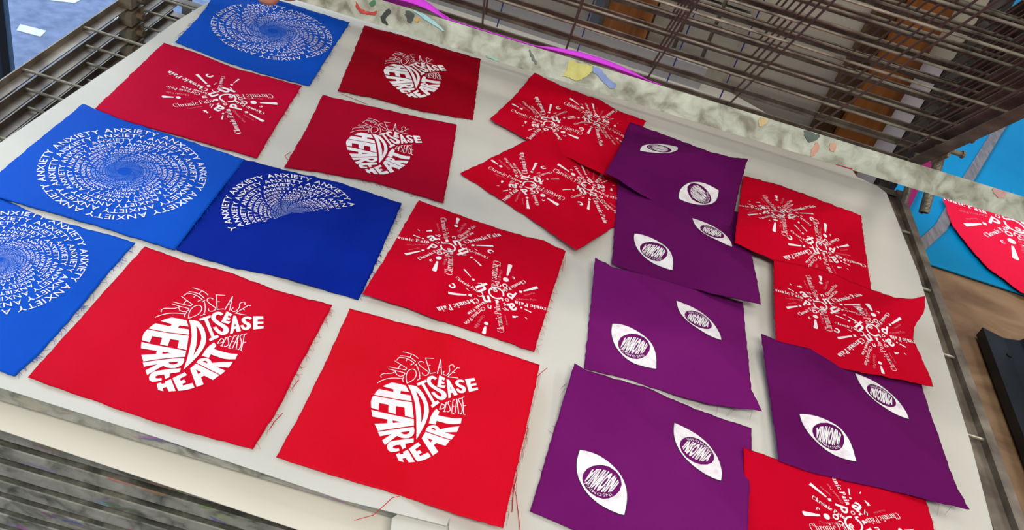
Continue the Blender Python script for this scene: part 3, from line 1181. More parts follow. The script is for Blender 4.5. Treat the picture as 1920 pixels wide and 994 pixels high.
stroke(2, [(312, 468), (262, 440), (212, 458), (198, 505), (232, 560), (300, 610), (380, 655), (432, 700), (442, 748), (412, 780), (365, 770), (310, 728), (262, 678)], [48, 58, 62, 60, 62, 66, 70, 74, 78, 74, 62, 56, 54])
stroke(2, [(745, 535), (705, 512), (660, 515), (638, 548), (672, 590), (726, 622), (750, 662), (728, 698), (682, 692), (640, 640)], [44, 48, 50, 52, 56, 60, 58, 56, 48, 40])
TH = 12
for tile, pts, cv in [
    (1, [(605, 45), (690, 60), (790, 95), (855, 145)], 1), (1, [(742, 85), (722, 130)], 0), (1, [(565, 105), (650, 112), (740, 140), (815, 195)], 1),
    (1, [(510, 180), (550, 130)], 0), (1, [(550, 130), (640, 140), (720, 170), (790, 215)], 1), (1, [(790, 215), (735, 250)], 0), (1, [(675, 160), (660, 188)], 0),
    (1, [(485, 188), (672, 300), (655, 328), (400, 288)], 0), (1, [(572, 245), (540, 305)], 0),
    (1, [(378, 320), (645, 375)], 0), (1, [(645, 375), (630, 415), (570, 432), (520, 410), (495, 370), (495, 345)], 1),
    (1, [(495, 350), (450, 385), (380, 396), (300, 405), (262, 435), (268, 470)], 1),
    (1, [(205, 560), (290, 510), (400, 475), (520, 465), (615, 472)], 1), (1, [(630, 430), (612, 480), (622, 525)], 1),
    (1, [(680, 545), (665, 440), (685, 360), (730, 320), (785, 318), (820, 355), (822, 420), (780, 485), (680, 545)], 1),
    (1, [(800, 258), (835, 225)], 0), (1, [(822, 240), (860, 320), (880, 400), (878, 470)], 1), (1, [(840, 490), (900, 462)], 0),
    (2, [(115, 208), (70, 188), (35, 205), (45, 245), (110, 300), (170, 340), (195, 375), (160, 410), (110, 405), (90, 365)], 1),
    (2, [(265, 140), (140, 135), (220, 380), (305, 368)], 0), (2, [(190, 250), (222, 248)], 0),
    (2, [(330, 380), (380, 155), (400, 390)], 0), (2, [(350, 285), (395, 285)], 0),
    (2, [(595, 290), (580, 250), (545, 245), (515, 275), (525, 330), (500, 390), (460, 408), (425, 380), (440, 340)], 1),
    (2, [(675, 305), (645, 295), (495, 435), (655, 465)], 0), (2, [(585, 365), (612, 378)], 0),
    (2, [(375, 962), (408, 872)], 0), (2, [(408, 872), (450, 895), (442, 940), (375, 962)], 1),
    (2, [(460, 862), (495, 848)], 0), (2, [(478, 860), (450, 998)], 0), (2, [(430, 998), (470, 1006)], 0),
    (2, [(550, 845), (520, 835), (505, 870), (530, 930), (540, 980), (510, 1010), (485, 1000)], 1),
    (2, [(612, 815), (580, 830), (575, 900), (560, 1035), (595, 1045)], 0), (2, [(575, 930), (600, 925)], 0),
    (2, [(615, 1035), (640, 810), (670, 1055)], 0), (2, [(632, 940), (655, 935)], 0),
    (2, [(710, 810), (680, 805), (670, 840), (710, 920), (725, 1000), (710, 1060), (688, 1050)], 1),
    (2, [(750, 785), (720, 800), (735, 900), (745, 1075), (765, 1082)], 0), (2, [(745, 935), (780, 930)], 0),
]:
    stroke(tile, pts, TH, bool(cv))


def similarity(src, dst, fix=None):
    """least squares rotation + scale + shift between 2D point lists"""
    s = np.array([complex(*p) for p in src])
    d = np.array([complex(*p) for p in dst])
    ms, md = s.mean(), d.mean()
    k = ((d - md) * np.conj(s - ms)).sum() / (np.abs(s - ms) ** 2).sum()
    if fix is not None:
        k = k / abs(k) * fix

    def f(v):
        q = md + k * (complex(v[0], v[1]) - ms)
        return np.array([q.real, q.imag])
    return f


def P2(C, px, py):
    return C.at(px, py)[:2]


HSRC = [onz(*p)[:2] for p in ((896.1, 733.7), (779, 867.4), (704.9, 718))]


def heart_print(C, anchors, same=False):
    f = similarity(HSRC, [P2(C, *a) for a in anchors])
    return lay_print('heart_print', C, [f(v) for v in HEART.V], HEART.F, INK)


# ------------------------------------------------------------------ design 2: the burst of Chronic Pain
def pz(x, y):
    return onz(x, y)[:2]


BC = pz(928, 553)
BUR, BUF = Acc(), Acc()      # full ink, faded ink


def wedge(A, a, b, wa, wb, round_=False):
    a, b = pz(*a), pz(*b)
    m = np.hypot(*(pz(930, 553) - pz(920, 553))) / 10
    if round_:
        d = (b - a) / np.hypot(*(b - a))
        A.add(ribbon([a - d * wa * 0.45 * m, a - d * wa * .32 * m, a, b], [wa * m * .45, wa * m * .8, wa * m, wb * m], False if 0 else True, 3))
    else:
        A.add(ribbon([a, b], [wa * m, wb * m], True))


def disc(A, c, r, ang=None, n=16, sq=False):
    c = pz(*c)
    m = np.hypot(*(pz(930, 553) - pz(920, 553))) / 10
    if sq:
        n = 4
    V = [c + r * m * 1.15 * np.array((math.cos(2 * PI * i / n + (0.9 if sq else 0)), math.sin(2 * PI * i / n + (0.9 if sq else 0)))) for i in range(n)]
    A.add((V, [tuple(range(n))]))


def letter(A, ch, c, h_px, deg, bold=0.02, style='sans', stretch=1.0):
    """letter centred at pixel c, cap height in pixels of that spot, turned by deg in the plane"""
    c = pz(*c)
    m = np.hypot(*(pz(930, 553) - pz(920, 553))) / 10 * 1.15
    V, F, adv = sans(ch, bold) if style == 'sans' else serif(ch, 0.24)
    V = np.array(V)
    mid = (V.max(0) + V.min(0)) / 2
    ca, sa = math.cos(R(deg)), math.sin(R(deg))

    def fn(v):
        q = (v - mid) * h_px * m
        q = q * np.array((1.0, stretch))
        return c + np.array((q[0] * ca - q[1] * sa, q[0] * sa + q[1] * ca))
    A.add(([v for v in V], F), fn)


wedge(BUR, (840.3, 553.4), (874.8, 554.2), 5.6, 3.2)
disc(BUR, (881.8, 554.6), 3.4, sq=True)
wedge(BUR, (868.5, 511.8), (881.8, 523.8), 3.2, 1.2)
disc(BUR, (886.5, 528), 2.2)
wedge(BUR, (909.2, 621.0), (911.7, 609.7), 7.0, 3.0, True)
disc(BUR, (913.2, 604.3), 3.3)
wedge(BUR, (954.0, 503.5), (949.6, 519.6), 8.2, 3.0, True)
disc(BUR, (947.3, 526.4), 4.6)
wedge(BUR, (1006.5, 539.3), (981.1, 545.4), 6.2, 2.8)
disc(BUR, (975.9, 546.6), 3.2, sq=True)
wedge(BUR, (995.9, 583.7), (983.2, 577.3), 2.4, 2.0)
disc(BUR, (977.6, 574.8), 1.7)
wedge(BUR, (873.4, 541.8), (879.4, 546.6), 1.4, 0.9)
wedge(BUR, (985.5, 592.5), (989, 595.8), 2.0, 0.8)
for S_, E_, st, bo, A_, hs in [
    ((894.9, 559.0), (817.5, 580.5), 'serif', 0.21, BUR, 1.0),
    ((852.8, 527.0), (897, 549.6), 'serif', 0.17, BUR, 1.0),
    ((910.0, 562.5), (876.5, 586.5), 'serif', 0.2, BUR, 0.9),
    ((906.0, 573.5), (871.0, 603.5), 'sans', 0.0, BUR, 1.05),
    ((906.0, 588.0), (890.5, 611.5), 'serif', 0.16, BUF, 1.1),
    ((922.5, 494.5), (920.5, 546), 'serif', 0.12, BUR, 1.35),
    ((946.5, 621.5), (937.5, 569.5), 'serif', 0.12, BUR, 1.2),
    ((936.0, 511.0), (931.5, 533), 'serif', 0.14, BUF, 1.0),
    ((954.0, 607.5), (949, 588), 'serif', 0.16, BUF, 0.9),
    ((980.5, 526.5), (940, 545), 'serif', 0.22, BUR, 1.0),
    ((968.5, 560.8), (1006.5, 561.8), 'sans', 0.0, BUF, 0.95),
    ((1040.0, 578.5), (964.5, 562.0), 'serif', 0.21, BUR, 1.0),
    ((983.5, 553.8), (1002.5, 549.4), 'serif', 0.16, BUF, 1.0),
]:
    text_on(A_, 'Chronic Pain', pz(*S_), pz(*E_), st, bo, hscale=hs)
for ch, c, h, dg, bo, st in [
    ('c', (848.3, 540.7), 15, 150, 0.02, 'sans'), ('c', (961.2, 523.4), 8.5, 215, 0.03, 'serif'),
    ('h', (967, 591.4), 8.5, -75, 0.02, 'serif'), ('a', (960.5, 573.5), 21, -140, 0.02, 'sans'),
    ('P', (958.8, 552.0), 16.5, 165, 0.02, 'sans'), ('o', (946, 537), 12.5, 130, 0.01, 'sans'),
    ('n', (918.4, 574), 10, 190, 0.01, 'sans'), ('n', (900, 535.5), 10, -65, 0.01, 'sans'),
    ('h', (905, 541), 20, -40, 0.03, 'sans'), ('n', (912.5, 561), 18, -150, 0.03, 'sans'),
    ('C', (900.5, 552.5), 11, 200, 0.0, 'sans'), ('c', (934.8, 537.5), 11, 110, 0.0, 'sans'),
    ('h', (949.0, 578), 9, -115, 0.0, 'sans'), ('r', (946.5, 569), 8, -130, 0.02, 'serif'),
    ('o', (928.3, 546), 9, 40, 0.01, 'sans'), 
    ('o', (950.5, 561.5), 9, 0, 0.0, 'sans'), ('a', (932, 566), 12, 200, 0.02, 'serif'), 
    ('r', (939, 561), 11, -70, 0.02, 'sans'), 
]:
    letter(BUR, ch, c, h, dg, bo, st)
_c = pz(930.3, 550.4)
_m = np.hypot(*(pz(930, 553) - pz(920, 553))) / 10
BUR.add(arc(_c[0], _c[1], 14.6 * _m, 14.6 * _m, R(-5), R(330), lambda a: 3.0 * _m, 34))


def burst_print(C, c, d, src='d', scale=1.0, faded=True):
    """c: burst centre, d: pixel of the wide end of the big drop (or another anchor)"""
    sp = {'d': pz(954.4, 502), 'a': pz(840.3, 553.4), 't': pz(965, 562)}[src]
    cc, dd = P2(C, *c), P2(C, *d)
    f = similarity([BC, sp], [cc, dd], fix=scale)
    off = cc - f(BC)
    g = lambda v: f(v) + off
    A, idx = merge([BUR, BUF])
    o = lay_print('burst_print', C, [g(v) for v in A.V], A.F, [INK, INK_FR], maxlen=0.008, idx=idx)
    return o


# ------------------------------------------------------------------ design 3: the eye of INSOMNIA
def ez(x, y):
    return onz(1060 + x / 6.629, 830 + y / 6.629)[:2]


EYE_O = [(180, 98), (240, 110), (300, 130), (360, 157), (420, 190), (480, 232), (540, 280), (592, 330), (640, 380), (680, 436), (710, 490), (732, 546), (748, 600), (756, 660), (758, 720), (754, 775), (745, 830), (732, 905),
         (675, 888), (620, 865), (560, 840), (500, 810), (450, 782), (400, 750), (350, 707), (300, 660), (258, 607), (220, 550), (190, 490), (165, 430), (150, 365), (145, 300), (145, 250), (150, 200), (163, 150)]
EYE_H = [(212, 440), (225, 380), (270, 325), (340, 297), (430, 292), (530, 320), (620, 385), (675, 460), (692, 545), (670, 615), (615, 670), (540, 700), (470, 702), (390, 680), (310, 625), (250, 555), (220, 490)]
EA, EB = Acc(), Acc()
EA.add(poly_fill([ez(*p) for p in EYE_O], [[ez(*p) for p in EYE_H]]))
mid = np.mean([ez(*p) for p in EYE_O], 0)
EB.add(poly_fill([(ez(*p) - mid) * 1.035 + mid for p in EYE_O], [[(ez(*p) - mid) * 1.0 + mid for p in EYE_H]]))
# the words: big squeezed INSOMNIA fills an oval, a small one runs round its rim
ic = np.mean([ez(*p) for p in EYE_H], 0)
e1 = (ez(640, 560) - ez(330, 395))
e1 = e1 / np.hypot(*e1)
big = Acc()
word = 'INSOMNIA'
xs = 0
parts_ = []
for ch in word:
    V, F, adv = sans(ch, 0.06)
    parts_.append((np.array(V), F, xs))
    xs += adv
Rr = np.hypot(*(ez(675, 460) - ez(212, 440))) * 0.40
for V, F, x0 in parts_:
    def fn(v, x0=x0):
        u_ = ((v[0] + x0) / xs - 0.5) * 1.9
        hgt = math.sqrt(max(0.05, 1 - (u_ * 0.93) ** 2)) * 0.86
        w_ = (v[1] - 0.5) * 2 * hgt
        sh = w_ * 0.18
        q = np.array((u_ + sh, w_ * 0.86 - 0.12))
        # text axis runs along the eye; baseline points to the lower rim, turned 180 degrees
        dx, dy = -e1 * Rr, np.array((e1[1], -e1[0])) * Rr
        return ic + dx * q[0] + dy * q[1]
    A2 = Acc()
    A2.add(([v for v in V], F), fn)
    big.add((A2.V, A2.F))
EA.add((big.V, big.F))
small = Acc()
xs2 = xs + 1.2
for V, F, x0 in parts_:
    def fn(v, x0=x0):
        t = (v[0] + x0) / xs
        a = R(150) - t * R(120)
        rr = Rr * (0.88 + 0.22 * v[1])
        q = np.array((math.cos(a) * rr / Rr * 1.05, math.sin(a) * rr / Rr * 0.94))
        dx, dy = -e1 * Rr, np.array((e1[1], -e1[0])) * Rr
        return ic + dx * q[0] + dy * q[1]
    V0, F0, _ = sans(word[[p[2] for p in parts_].index(x0)], 0.0)
    small.add(([v for v in V0], F0), fn)
ESRC = [ez(180, 98), ez(732, 905)]


def eye_print(C, t1, t2, flip=False):
    d = [P2(C, *t1), P2(C, *t2)]
    if flip:
        d = d[::-1]
    f = similarity(ESRC, d)
    lay_print('eye_outline', C, [f(v) for v in EB.V], EB.F, OUTL, extra=-0.0002, maxlen=0.008)
    A, idx = merge([EA, small])
    o = lay_print('eye_print', C, [f(v) for v in A.V], A.F, INK_W, maxlen=0.008)
    return o


# ------------------------------------------------------------------ design 4: the spiral of ANXIETY
ANX = 'ANXIETY'


def anxiety(C, cx, cy, rad, words=8, q=0.872, rings=18, phase=100, step=9.0, bold=0.0, clip=None, fade=(7, 11), inks=None, capf=0.088, rmin=0.0):
    accs = [Acc(), Acc(), Acc()]
    if isinstance(phase, tuple):
        p_a = onz(*phase, C.base)[:2]
        phase = math.degrees(math.atan2(p_a[1] - cy, p_a[0] - cx))
    adv = []
    x = 0
    for ch in ANX:
        V, F, a = sans(ch, bold)
        adv.append((V, F, x))
        x += a
    x += 0.45
    for k in range(rings):
        ro = rad * q ** k
        if ro < rmin * rad:
            break
        hgt = ro * capf * 1.0
        ri = ro - hgt
        A = accs[0 if k < fade[0] else (1 if k < fade[1] else 2)]
        for w in range(words):
            a0 = R(phase + k * step) - 2 * PI * w / words
            for V, F, x0 in adv:
                pts = []
                for v in V:
                    a = a0 - (v[0] + x0) / x * 2 * PI / words
                    rr = ri + v[1] * hgt
                    pts.append(np.array((cx + rr * math.cos(a), cy + rr * math.sin(a))))
                if clip:
                    cc = np.mean(pts, 0) - np.array((cx, cy))
                    ang = math.degrees(math.atan2(cc[1], cc[0]))
                    if not clip(ang):
                        continue
                A.add((pts, F))
    A, idx = merge(accs)
    lay_print('spiral_print', C, A.V, A.F, list(inks or (INK, INK_MB, INK_FB)), maxlen=0, idx=idx)


# ------------------------------------------------------------------ the cloths themselves
def L(*p):
    return list(p)


# --- blue
C = Cloth(0, [('bulge', (560, 60), (600, 150), 0.002, 0.02)], 1)
make_cloth('printed_cloth', C, [L((415, -36), (531, 3), (600, 25), (656, 42)), L((656, 42), (610, 112), (581, 160)), L((328, 78), (430, 118), (500, 140), (581, 160)), L((415, -36), (388, 12), (362, 44), (328, 78))],
           BLUE_A, 'blue cloth with round word spiral at the top left, under the lifted bar', group='blue cloths with word spirals', fray=(3, 1))
anxiety(C, -0.376, 1.018, 0.0755, phase=(467, 17))
C = Cloth(0, [('tent', (410, 250), (440, 160), 0.001, 0.02), ('tent', (331, 262), (400, 215), 0.0015, 0.02)], 2)
make_cloth('printed_cloth', C, [L((307, 80), (360, 96), (440, 128), (566, 161)), L((566, 161), (520, 232), (482, 296)), L((178, 203), (240, 228), (330, 252), (482, 296)), L((307, 80), (255, 130), (178, 203))],
           RED_C, 'berry red cloth with one word burst between two blue spiral cloths', group='red cloths with word bursts', fray=(1,))
burst_print(C, (421.5, 183.7), (526.7, 196), scale=1.18)
C = Cloth(1, [('bulge', (360, 330), (300, 440), 0.003, 0.03)], 3)
make_cloth('printed_cloth', C, [L((155, 195), (230, 225), (330, 256), (459, 299)), L((459, 299), (400, 375), (328, 468)), L((-43, 358), (60, 388), (180, 422), (253, 445), (328, 468)), L((155, 195), (90, 247), (0, 322), (-43, 358))],
           BLUE_A, 'bright blue cloth with the largest complete word spiral, at the left edge', group='blue cloths with word spirals', fray=(1,))
anxiety(C, -0.3738, 0.6548, 0.0745, phase=(197.7, 252.4))
C = Cloth(0, [('tent', (600, 452), (560, 540), 0.0022, 0.03), ('tent', (545, 440), (740, 400), 0.001, 0.03)], 4)
make_cloth('printed_cloth', C, [L((453, 298), (565, 326), (638, 343), (753, 381)), L((753, 381), (728, 440), (700, 505), (672, 562)), L((330, 467), (430, 500), (530, 520), (672, 562)), L((453, 298), (400, 372), (330, 467))],
           BLUE_B, 'dark blue cloth with a half fan spiral of words', group='blue cloths with word spirals', fray=(1, 3), frayn=50)
_e = np.array([onz(660, 399)[:2], onz(430, 437)[:2]])
_c0 = np.array((-0.213, 0.674))
_a1 = math.degrees(math.atan2(*(_e[0] - _c0)[::-1]))
_a2 = math.degrees(math.atan2(*(_e[1] - _c0)[::-1]))
_a2 = _a2 % 360


def half(ang):
    a = ang
    if a < _a1:
        a += 360
    return _a1 <= a <= _a2


anxiety(C, -0.213, 0.674, 0.0655, words=8, q=0.862, rings=26, phase=(507.7, 343.5), step=7, bold=0.012, clip=half, fade=(8, 26), inks=(INK, INK_DB, INK_DB), capf=0.092)
C = Cloth(0, [('bulge', (60, 560), (180, 520), 0.002, 0.03)], 5)
make_cloth('printed_cloth', C, [L((-75, 340), (34, 385), (82, 408), (205, 440), (254, 455)), L((254, 455), (205, 510), (130, 600), (75, 662), (27, 705)), L((-340, 590), (-150, 650), (0, 696), (27, 705)), L((-75, 340), (-200, 460), (-340, 590))],
           BLUE_A, 'bright blue cloth cut off by the left edge, lowest of the blue ones', group='blue cloths with word spirals', fray=(1,), frayn=60)
anxiety(C, -0.3941, 0.4985, 0.0655, phase=(84, 423), words=8, fade=(9, 20), rings=24)

# --- hearts
C = Cloth(0, [('bulge', (370, 640), (300, 800), 0.0018, 0.02), ('bulge', (520, 548), (470, 700), 0.002, 0.02), ('bulge', (330, 500), (200, 640), 0.002, 0.03)], 6, wr=0.0009)
make_cloth('printed_cloth', C, [L((272, 462), (345, 489), (430, 510), (520, 545), (623, 572)), L((623, 572), (560, 690), (520, 770), (474, 842)), L((52, 707), (150, 742), (270, 784), (370, 814), (474, 842)), L((272, 462), (205, 536), (130, 620), (52, 707))],
           RED_A, 'red cloth with a word heart, nearest the lower left corner', group='red cloths with word hearts', fray=(1,), thr=[[(530, 775), (515, 790), (505, 806)], [(560, 712), (548, 728)]])
heart_print(C, [(496, 618), (328, 732.7), (288, 597.6)])
C = Cloth(0, [('tent', (1010, 684), (943, 990), 0.012, 0.078), ('bulge', (690, 650), (600, 860), 0.0015, 0.025)], 7)
make_cloth('printed_cloth', C, [L((656, 578), (760, 607), (850, 629), (930, 657), (1012, 684)), L((1012, 684), (992, 780), (966, 890), (943, 990)), L((518, 857), (640, 896), (760, 931), (860, 966), (943, 990)), L((656, 578), (610, 680), (566, 770), (518, 857))],
           RED_S, 'red cloth with a word heart, bottom centre, with long loose threads', group='red cloths with word hearts', fray=(1,),
           thr=[[(750, 930), (735, 934), (718, 950), (700, 966), (664, 976)], [(966, 872), (970, 890), (963, 915), (960, 960)], [(960, 900), (968, 930), (972, 965), (976, 1000)], [(1008, 706), (1016, 698), (1026, 690)], [(943, 990), (946, 975), (950, 950)]])
heart_print(C, [(896.1, 733.7), (779, 867.4), (704.9, 718)])
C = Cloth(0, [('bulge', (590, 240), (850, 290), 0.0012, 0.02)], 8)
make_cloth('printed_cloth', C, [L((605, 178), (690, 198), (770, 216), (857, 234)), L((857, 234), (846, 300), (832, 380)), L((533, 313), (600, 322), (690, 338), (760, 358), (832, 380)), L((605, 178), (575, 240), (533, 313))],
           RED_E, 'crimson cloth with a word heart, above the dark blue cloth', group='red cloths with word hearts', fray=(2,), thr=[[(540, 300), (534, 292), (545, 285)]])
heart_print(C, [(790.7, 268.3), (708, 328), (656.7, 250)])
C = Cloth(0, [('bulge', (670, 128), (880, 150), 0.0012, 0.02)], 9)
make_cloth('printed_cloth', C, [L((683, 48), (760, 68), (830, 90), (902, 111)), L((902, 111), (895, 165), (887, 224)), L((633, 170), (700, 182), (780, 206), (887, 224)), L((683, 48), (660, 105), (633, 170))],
           RED_D, 'red cloth with a word heart, farthest back under the bar', group='red cloths with word hearts', fray=(2,), thr=[[(640, 176), (660, 184), (690, 196)]])
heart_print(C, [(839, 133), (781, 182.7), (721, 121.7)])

# --- bursts, middle and far
C = Cloth(0, [('tent', (690, 545), (1058, 470), 0.006, 0.06), ('tent', (812, 585), (820, 520), 0.002, 0.02), ('corner', (1061, 471), (0, 0), 0.006, 0.05)], 10)
make_cloth('printed_cloth', C, [L((785, 375), (873, 408), (940, 430), (997, 446), (1021, 451), (1061, 471)), L((1061, 471), (1036, 547), (1002, 659)), L((680, 551), (761, 576), (825, 601), (943, 638), (1002, 659)), L((785, 375), (735, 462), (680, 551))],
           RED_B, 'red cloth with two word bursts, right of the dark blue cloth', group='red cloths with word bursts', fray=(1,))
burst_print(C, (928, 553), (954.4, 502))
burst_print(C, (842, 462.5), (814.3, 507.9))
C = Cloth(0, [('tent', (1030, 275), (1085, 468), 0.006, 0.05)], 11)
make_cloth('printed_cloth', C, [L((1075, 222), (1240, 385)), L((1240, 385), (1160, 420), (1082, 469)), L((863, 325), (940, 374), (1010, 420), (1082, 469)), L((1075, 222), (990, 262), (863, 325))],
           RED_B, 'red cloth with two word bursts, lower of the overlapping pair beside the purple cloths', group='red cloths with word bursts', fray=())
burst_print(C, (990, 345), (1045, 384))
burst_print(C, (1104, 352.6), (1053, 313.9))
C = Cloth(3, [('tent', (1042, 155), (1110, 300), 0.008, 0.05), ('corner', (1212, 228), (0, 0), 0.006, 0.05)], 12)
make_cloth('printed_cloth', C, [L((1002, 136), (1060, 165), (1120, 185), (1160, 208), (1212, 227)), L((1212, 227), (1180, 280), (1148, 335)), L((918, 223), (990, 262), (1060, 292), (1148, 335)), L((1002, 136), (965, 180), (918, 223))],
           RED_B, 'red cloth with two word bursts, upper of the overlapping pair, touching the lifted bar', group='red cloths with word bursts', fray=())
burst_print(C, (1027, 232), (1083.7, 260))
burst_print(C, (1113.6, 225), (1067.8, 184.6))

# --- purple column
C = Cloth(3, [('tentg', (1158, 336), (1427, 571), 0.016, 0.07)], 20)
make_cloth('printed_cloth', C, [L((1160, 325), (1392, 400)), L((1392, 400), (1408, 470), (1420, 528), (1427, 571)), L((1147, 495), (1196, 511), (1229, 522), (1276, 535), (1326, 548), (1373, 558), (1427, 571)), L((1160, 325), (1155, 400), (1147, 495))],
           PURP_B, 'purple cloth with two eyes, second from the top, crossed by a diagonal crease', group='purple cloths with printed eyes', fray=(2,), frayn=6)
eye_print(C, (1189.5, 439), (1260.5, 506.7))
eye_print(C, (1298, 410), (1372.4, 463.3), True)
C = Cloth(4.5, [('tent', (1134, 330), (1402, 308), 0.020, 0.07), ('tent', (1250, 310), (1300, 350), 0.001, 0.02)], 21)
make_cloth('printed_cloth', C, [L((1181, 229), (1260, 258), (1330, 284), (1375, 296), (1402, 298)), L((1402, 298), (1386, 354), (1372, 426)), L((1134, 324), (1158, 335), (1180, 350), (1207, 368), (1229, 379), (1294, 401), (1372, 426)), L((1181, 229), (1156, 289), (1134, 324))],
           PURP_B, 'topmost purple cloth with two eyes, overlapping the red far pair', group='purple cloths with printed eyes', fray=(2,), frayn=6)
eye_print(C, (1200.4, 283.4), (1269.2, 276), True)
eye_print(C, (1272.8, 372.8), (1347, 357.6))
C = Cloth(0, [('tent', (1116, 483), (1427, 769), 0.014, 0.08), ('tent', (1110, 600), (1200, 620), 0.001, 0.02)], 22)
make_cloth('printed_cloth', C, [L((1116, 483), (1150, 501), (1200, 512), (1237, 522), (1270, 533), (1330, 549), (1393, 567)), L((1393, 567), (1402, 661), (1409, 730), (1429, 771)), L((1095, 691), (1168, 708), (1280, 745), (1330, 758), (1407, 768), (1429, 771)), L((1116, 483), (1106, 590), (1095, 691))],
           PURP, 'purple cloth with two eyes, third from the top, middle of the column', group='purple cloths with printed eyes', fray=(2,), frayn=6)
eye_print(C, (1148, 608), (1230, 692))
eye_print(C, (1268, 565), (1352, 638), True)
C = Cloth(0, [('tent', (1077, 681), (1390, 1010), 0.011, 0.08)], 23)
make_cloth('printed_cloth', C, [L((1077, 681), (1099, 694), (1154, 710), (1208, 725), (1280, 757), (1350, 784), (1409, 803)), L((1409, 803), (1409, 842), (1405, 930), (1398, 1100)), L((994, 958), (1074, 992), (1200, 1040), (1398, 1100)), L((1077, 681), (1050, 770), (994, 958))],
           PURP, 'purple cloth with two eyes, nearest the bottom edge of the picture', group='purple cloths with printed eyes', fray=(3,), frayn=6)
eye_print(C, (1087, 845), (1170, 966.5))
eye_print(C, (1264, 794), (1351.4, 902), True)

# --- right column
C = Cloth(5.5, [('tent', (1380, 456), (1615, 410), 0.016, 0.07)], 30)
make_cloth('printed_cloth', C, [L((1394, 329), (1470, 350), (1540, 376), (1615, 404)), L((1615, 404), (1620, 450), (1629, 510), (1634, 549)), L((1378, 455), (1450, 487), (1540, 514), (1634, 549)), L((1394, 329), (1385, 390), (1378, 455))],
           RED_B, 'red cloth with two word bursts, uppermost in the right column', group='red cloths with word bursts', fray=(1,), frayn=12)
burst_print(C, (1460, 400), (1451, 434.6))
burst_print(C, (1538.8, 465), (1546, 426))
C = Cloth(5.5, [('tent', (1430, 640), (1815, 955), 0.010, 0.06), ('tent', (1560, 820), (1700, 800), 0.001, 0.02)], 31)
make_cloth('printed_cloth', C, [L((1427, 626), (1460, 640), (1722, 700)), L((1722, 700), (1728, 722), (1744, 772), (1771, 849), (1793, 912), (1818, 955)), L((1460, 864), (1514, 884), (1587, 901), (1681, 922), (1741, 938), (1781, 947), (1818, 955)), L((1427, 626), (1440, 722), (1454, 812), (1460, 864))],
           PURP_B, 'purple cloth with two eyes lying alone at the right, over a red cloth', group='purple cloths with printed eyes', fray=(2,), frayn=6)
E_CLOTH = C
eye_print(C, (1498.8, 777.2), (1605, 865.7))
eye_print(C, (1603.3, 701), (1703.5, 786.2), True)
C = Cloth(9, [('ridge', (1462, 672), (1738, 582), 0.026, 0.045), ('valley', (1456, 640), (1700, 550), 0.001, 0.02)], 32)
make_cloth('printed_cloth', C, [L((1451, 486), (1540, 505), (1640, 545), (1677, 558), (1705, 561), (1735, 555)), L((1735, 555), (1733, 584), (1715, 612), (1712, 634), (1726, 666), (1740, 696), (1750, 725)), L((1456, 660), (1516, 677), (1594, 693), (1689, 712), (1750, 725)), L((1451, 486), (1452, 570), (1456, 660))],
           RED_B, 'wavy red cloth with two word bursts and a raised fold, reaching the right rail', group='red cloths with word bursts', fray=(0,), frayn=12)
burst_print(C, (1538.8, 571.5), (1606, 572), 'a')
burst_print(C, (1635.7, 623), (1567.6, 635.5), 'a')
C = Cloth(4, [('tent', (1420, 850), (1500, 1080), 0.001, 0.05)], 34)
make_cloth('printed_cloth', C, [L((1394, 839), (1460, 862), (1600, 905), (1735, 935)), L((1735, 935), (1748, 975), (1775, 1100)), L((1402, 1075), (1590, 1130), (1775, 1150)), L((1394, 839), (1397, 920), (1402, 1075))],
           RED_B, 'red cloth with one word burst, cut off by the bottom right edge', group='red cloths with word bursts', fray=(1,), frayn=12)
burst_print(C, (1606, 986), (1523.8, 967.6))


# --- large red print lying on the blue sheet
class Flat(Cloth):
    def __init__(self, z0):
        self.z0 = self.base = z0
        self.seed = 40
        self.over = []
        self.folds = []

    def z(self, xy):
        xy = np.asarray(xy, float)
        return np.full(xy.shape[:-1], self.z0) + 0.003 * (1 + np.sin(xy[..., 0] * 14) * np.sin(xy[..., 1] * 11))


C = Flat(BZ + 0.010)
make_cloth('printed_cloth', C, [L((1768, 372), (1900, 398), (2100, 440)), L((2100, 440), (2200, 620)), L((1915, 548), (2000, 590), (2200, 640)), L((1768, 372), (1784, 420), (1810, 455), (1850, 500), (1915, 548))],
           cloth_mat('pink_red_cloth', (232, 28, 66), rough=0.6), 'pinkish red cloth with an oversized word burst, lying on the blue sheet', group='red cloths with word bursts', fray=())
burst_print(C, (1904, 421), (1858, 405), 't', scale=2.55)


# ------------------------------------------------------------------ the hand that lifts the bar
def skin_mesh(name, pts, edges, radii, mat, parent=None, sub=2, root=0):
    me = bpy.data.meshes.new(name)
    me.from_pydata([tuple(p) for p in pts], edges, [])
    o = bpy.data.objects.new(name, me)
    COL.objects.link(o)
    m = o.modifiers.new('skin', 'SKIN')
    me.skin_vertices[0].data.foreach_get
    for i, r in enumerate(radii):
        sv = me.skin_vertices[0].data[i]
        rr = r if isinstance(r, tuple) else (r, r)
        sv.radius = rr
        sv.use_root = (i == root)
    m.use_smooth_shade = True
    s = o.modifiers.new('sub', 'SUBSURF')
    s.levels = sub
    s.render_levels = sub
    me.materials.append(mat)
    if parent:
        o.parent = parent
    return o


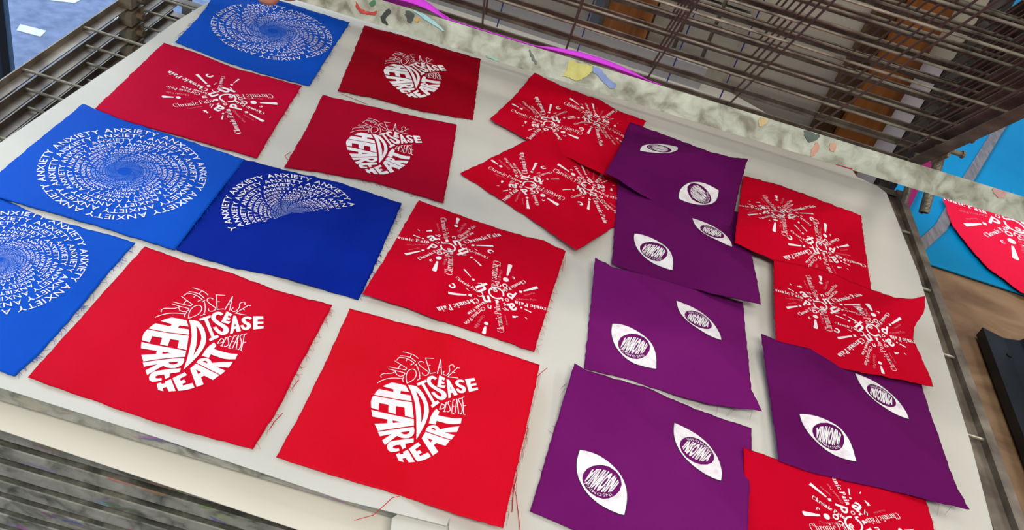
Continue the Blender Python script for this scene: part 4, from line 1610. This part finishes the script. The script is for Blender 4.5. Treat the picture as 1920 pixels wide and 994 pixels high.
SKIN = noise_mat('skin', [(212, 140, 112), (228, 160, 134)], scale=40, rough=0.5)
SKIN.node_tree.nodes['Principled BSDF'].inputs['Subsurface Weight'].default_value = 0.15
SKIN.node_tree.nodes['Principled BSDF'].inputs['Subsurface Radius'].default_value = (0.01, 0.004, 0.002)
X3 = (HB.to_3x3() @ Vector((1, 0, 0))).normalized()
N3 = (HB.to_3x3() @ Vector((0, -1, 0))).normalized()
U3 = (HB.to_3x3() @ Vector((0, 0, 1))).normalized()


DROP = -0.0042


def barpt(px, py, up, out):
    p = Vector(onplane(px, py, fp, fnrm))
    l = HBi @ p
    return HB @ Vector((l.x, -DEP - 0.0015, -0.0135)) + U3 * (up + DROP) + N3 * out


hand_pts, hand_e, hand_r = [], [], []


def hv(p, r):
    hand_pts.append(p)
    hand_r.append(r)
    return len(hand_pts) - 1


pc = barpt(497, -10, 0.085, 0.012)
palm = hv(pc, (0.036, 0.013))
wrist = hv(barpt(470, -30, 0.150, 0.012), (0.026, 0.019))
elbow = hv(barpt(430, -60, 0.235, 0.02) - X3 * 0.12, 0.040)
fore = hv((hand_pts[wrist] + hand_pts[elbow]) / 2, 0.031)
hand_e += [(palm, wrist), (wrist, fore), (fore, elbow)]
for j, (px, tip_up, rr) in enumerate([(548, -0.0020, 0.0066), (513, -0.0105, 0.0075), (468, -0.0085, 0.0075), (426, -0.004, 0.0066)]):
    kx_ = barpt(px, -5 + (px - 513) * 0.3, 0.052, 0.016)
    k_ = hv(kx_, rr * 1.25)
    m_ = hv(barpt(px, -5 + (px - 513) * 0.3, 0.024, 0.017), rr * 1.12)
    n_ = hv(barpt(px, -5 + (px - 513) * 0.3, 0.008, 0.012), rr * 1.02)
    t_ = hv(barpt(px, -5 + (px - 513) * 0.3, tip_up + rr * 0.9, 0.0085), rr)
    hand_e += [(palm, k_), (k_, m_), (m_, n_), (n_, t_)]
t1 = hv(barpt(590, 10, 0.065, -0.006), 0.010)
t2 = hv(barpt(604, 14, 0.040, -0.022), 0.0085)
t3 = hv(barpt(600, 14, 0.022, -0.026), 0.0075)
hand_e += [(palm, t1), (t1, t2), (t2, t3)]
ho = skin_mesh('person', hand_pts, hand_e, hand_r, SKIN, root=palm)
tag(ho, 'hand and forearm of a person gripping the lifted bar, fingertips showing at top', 'person')
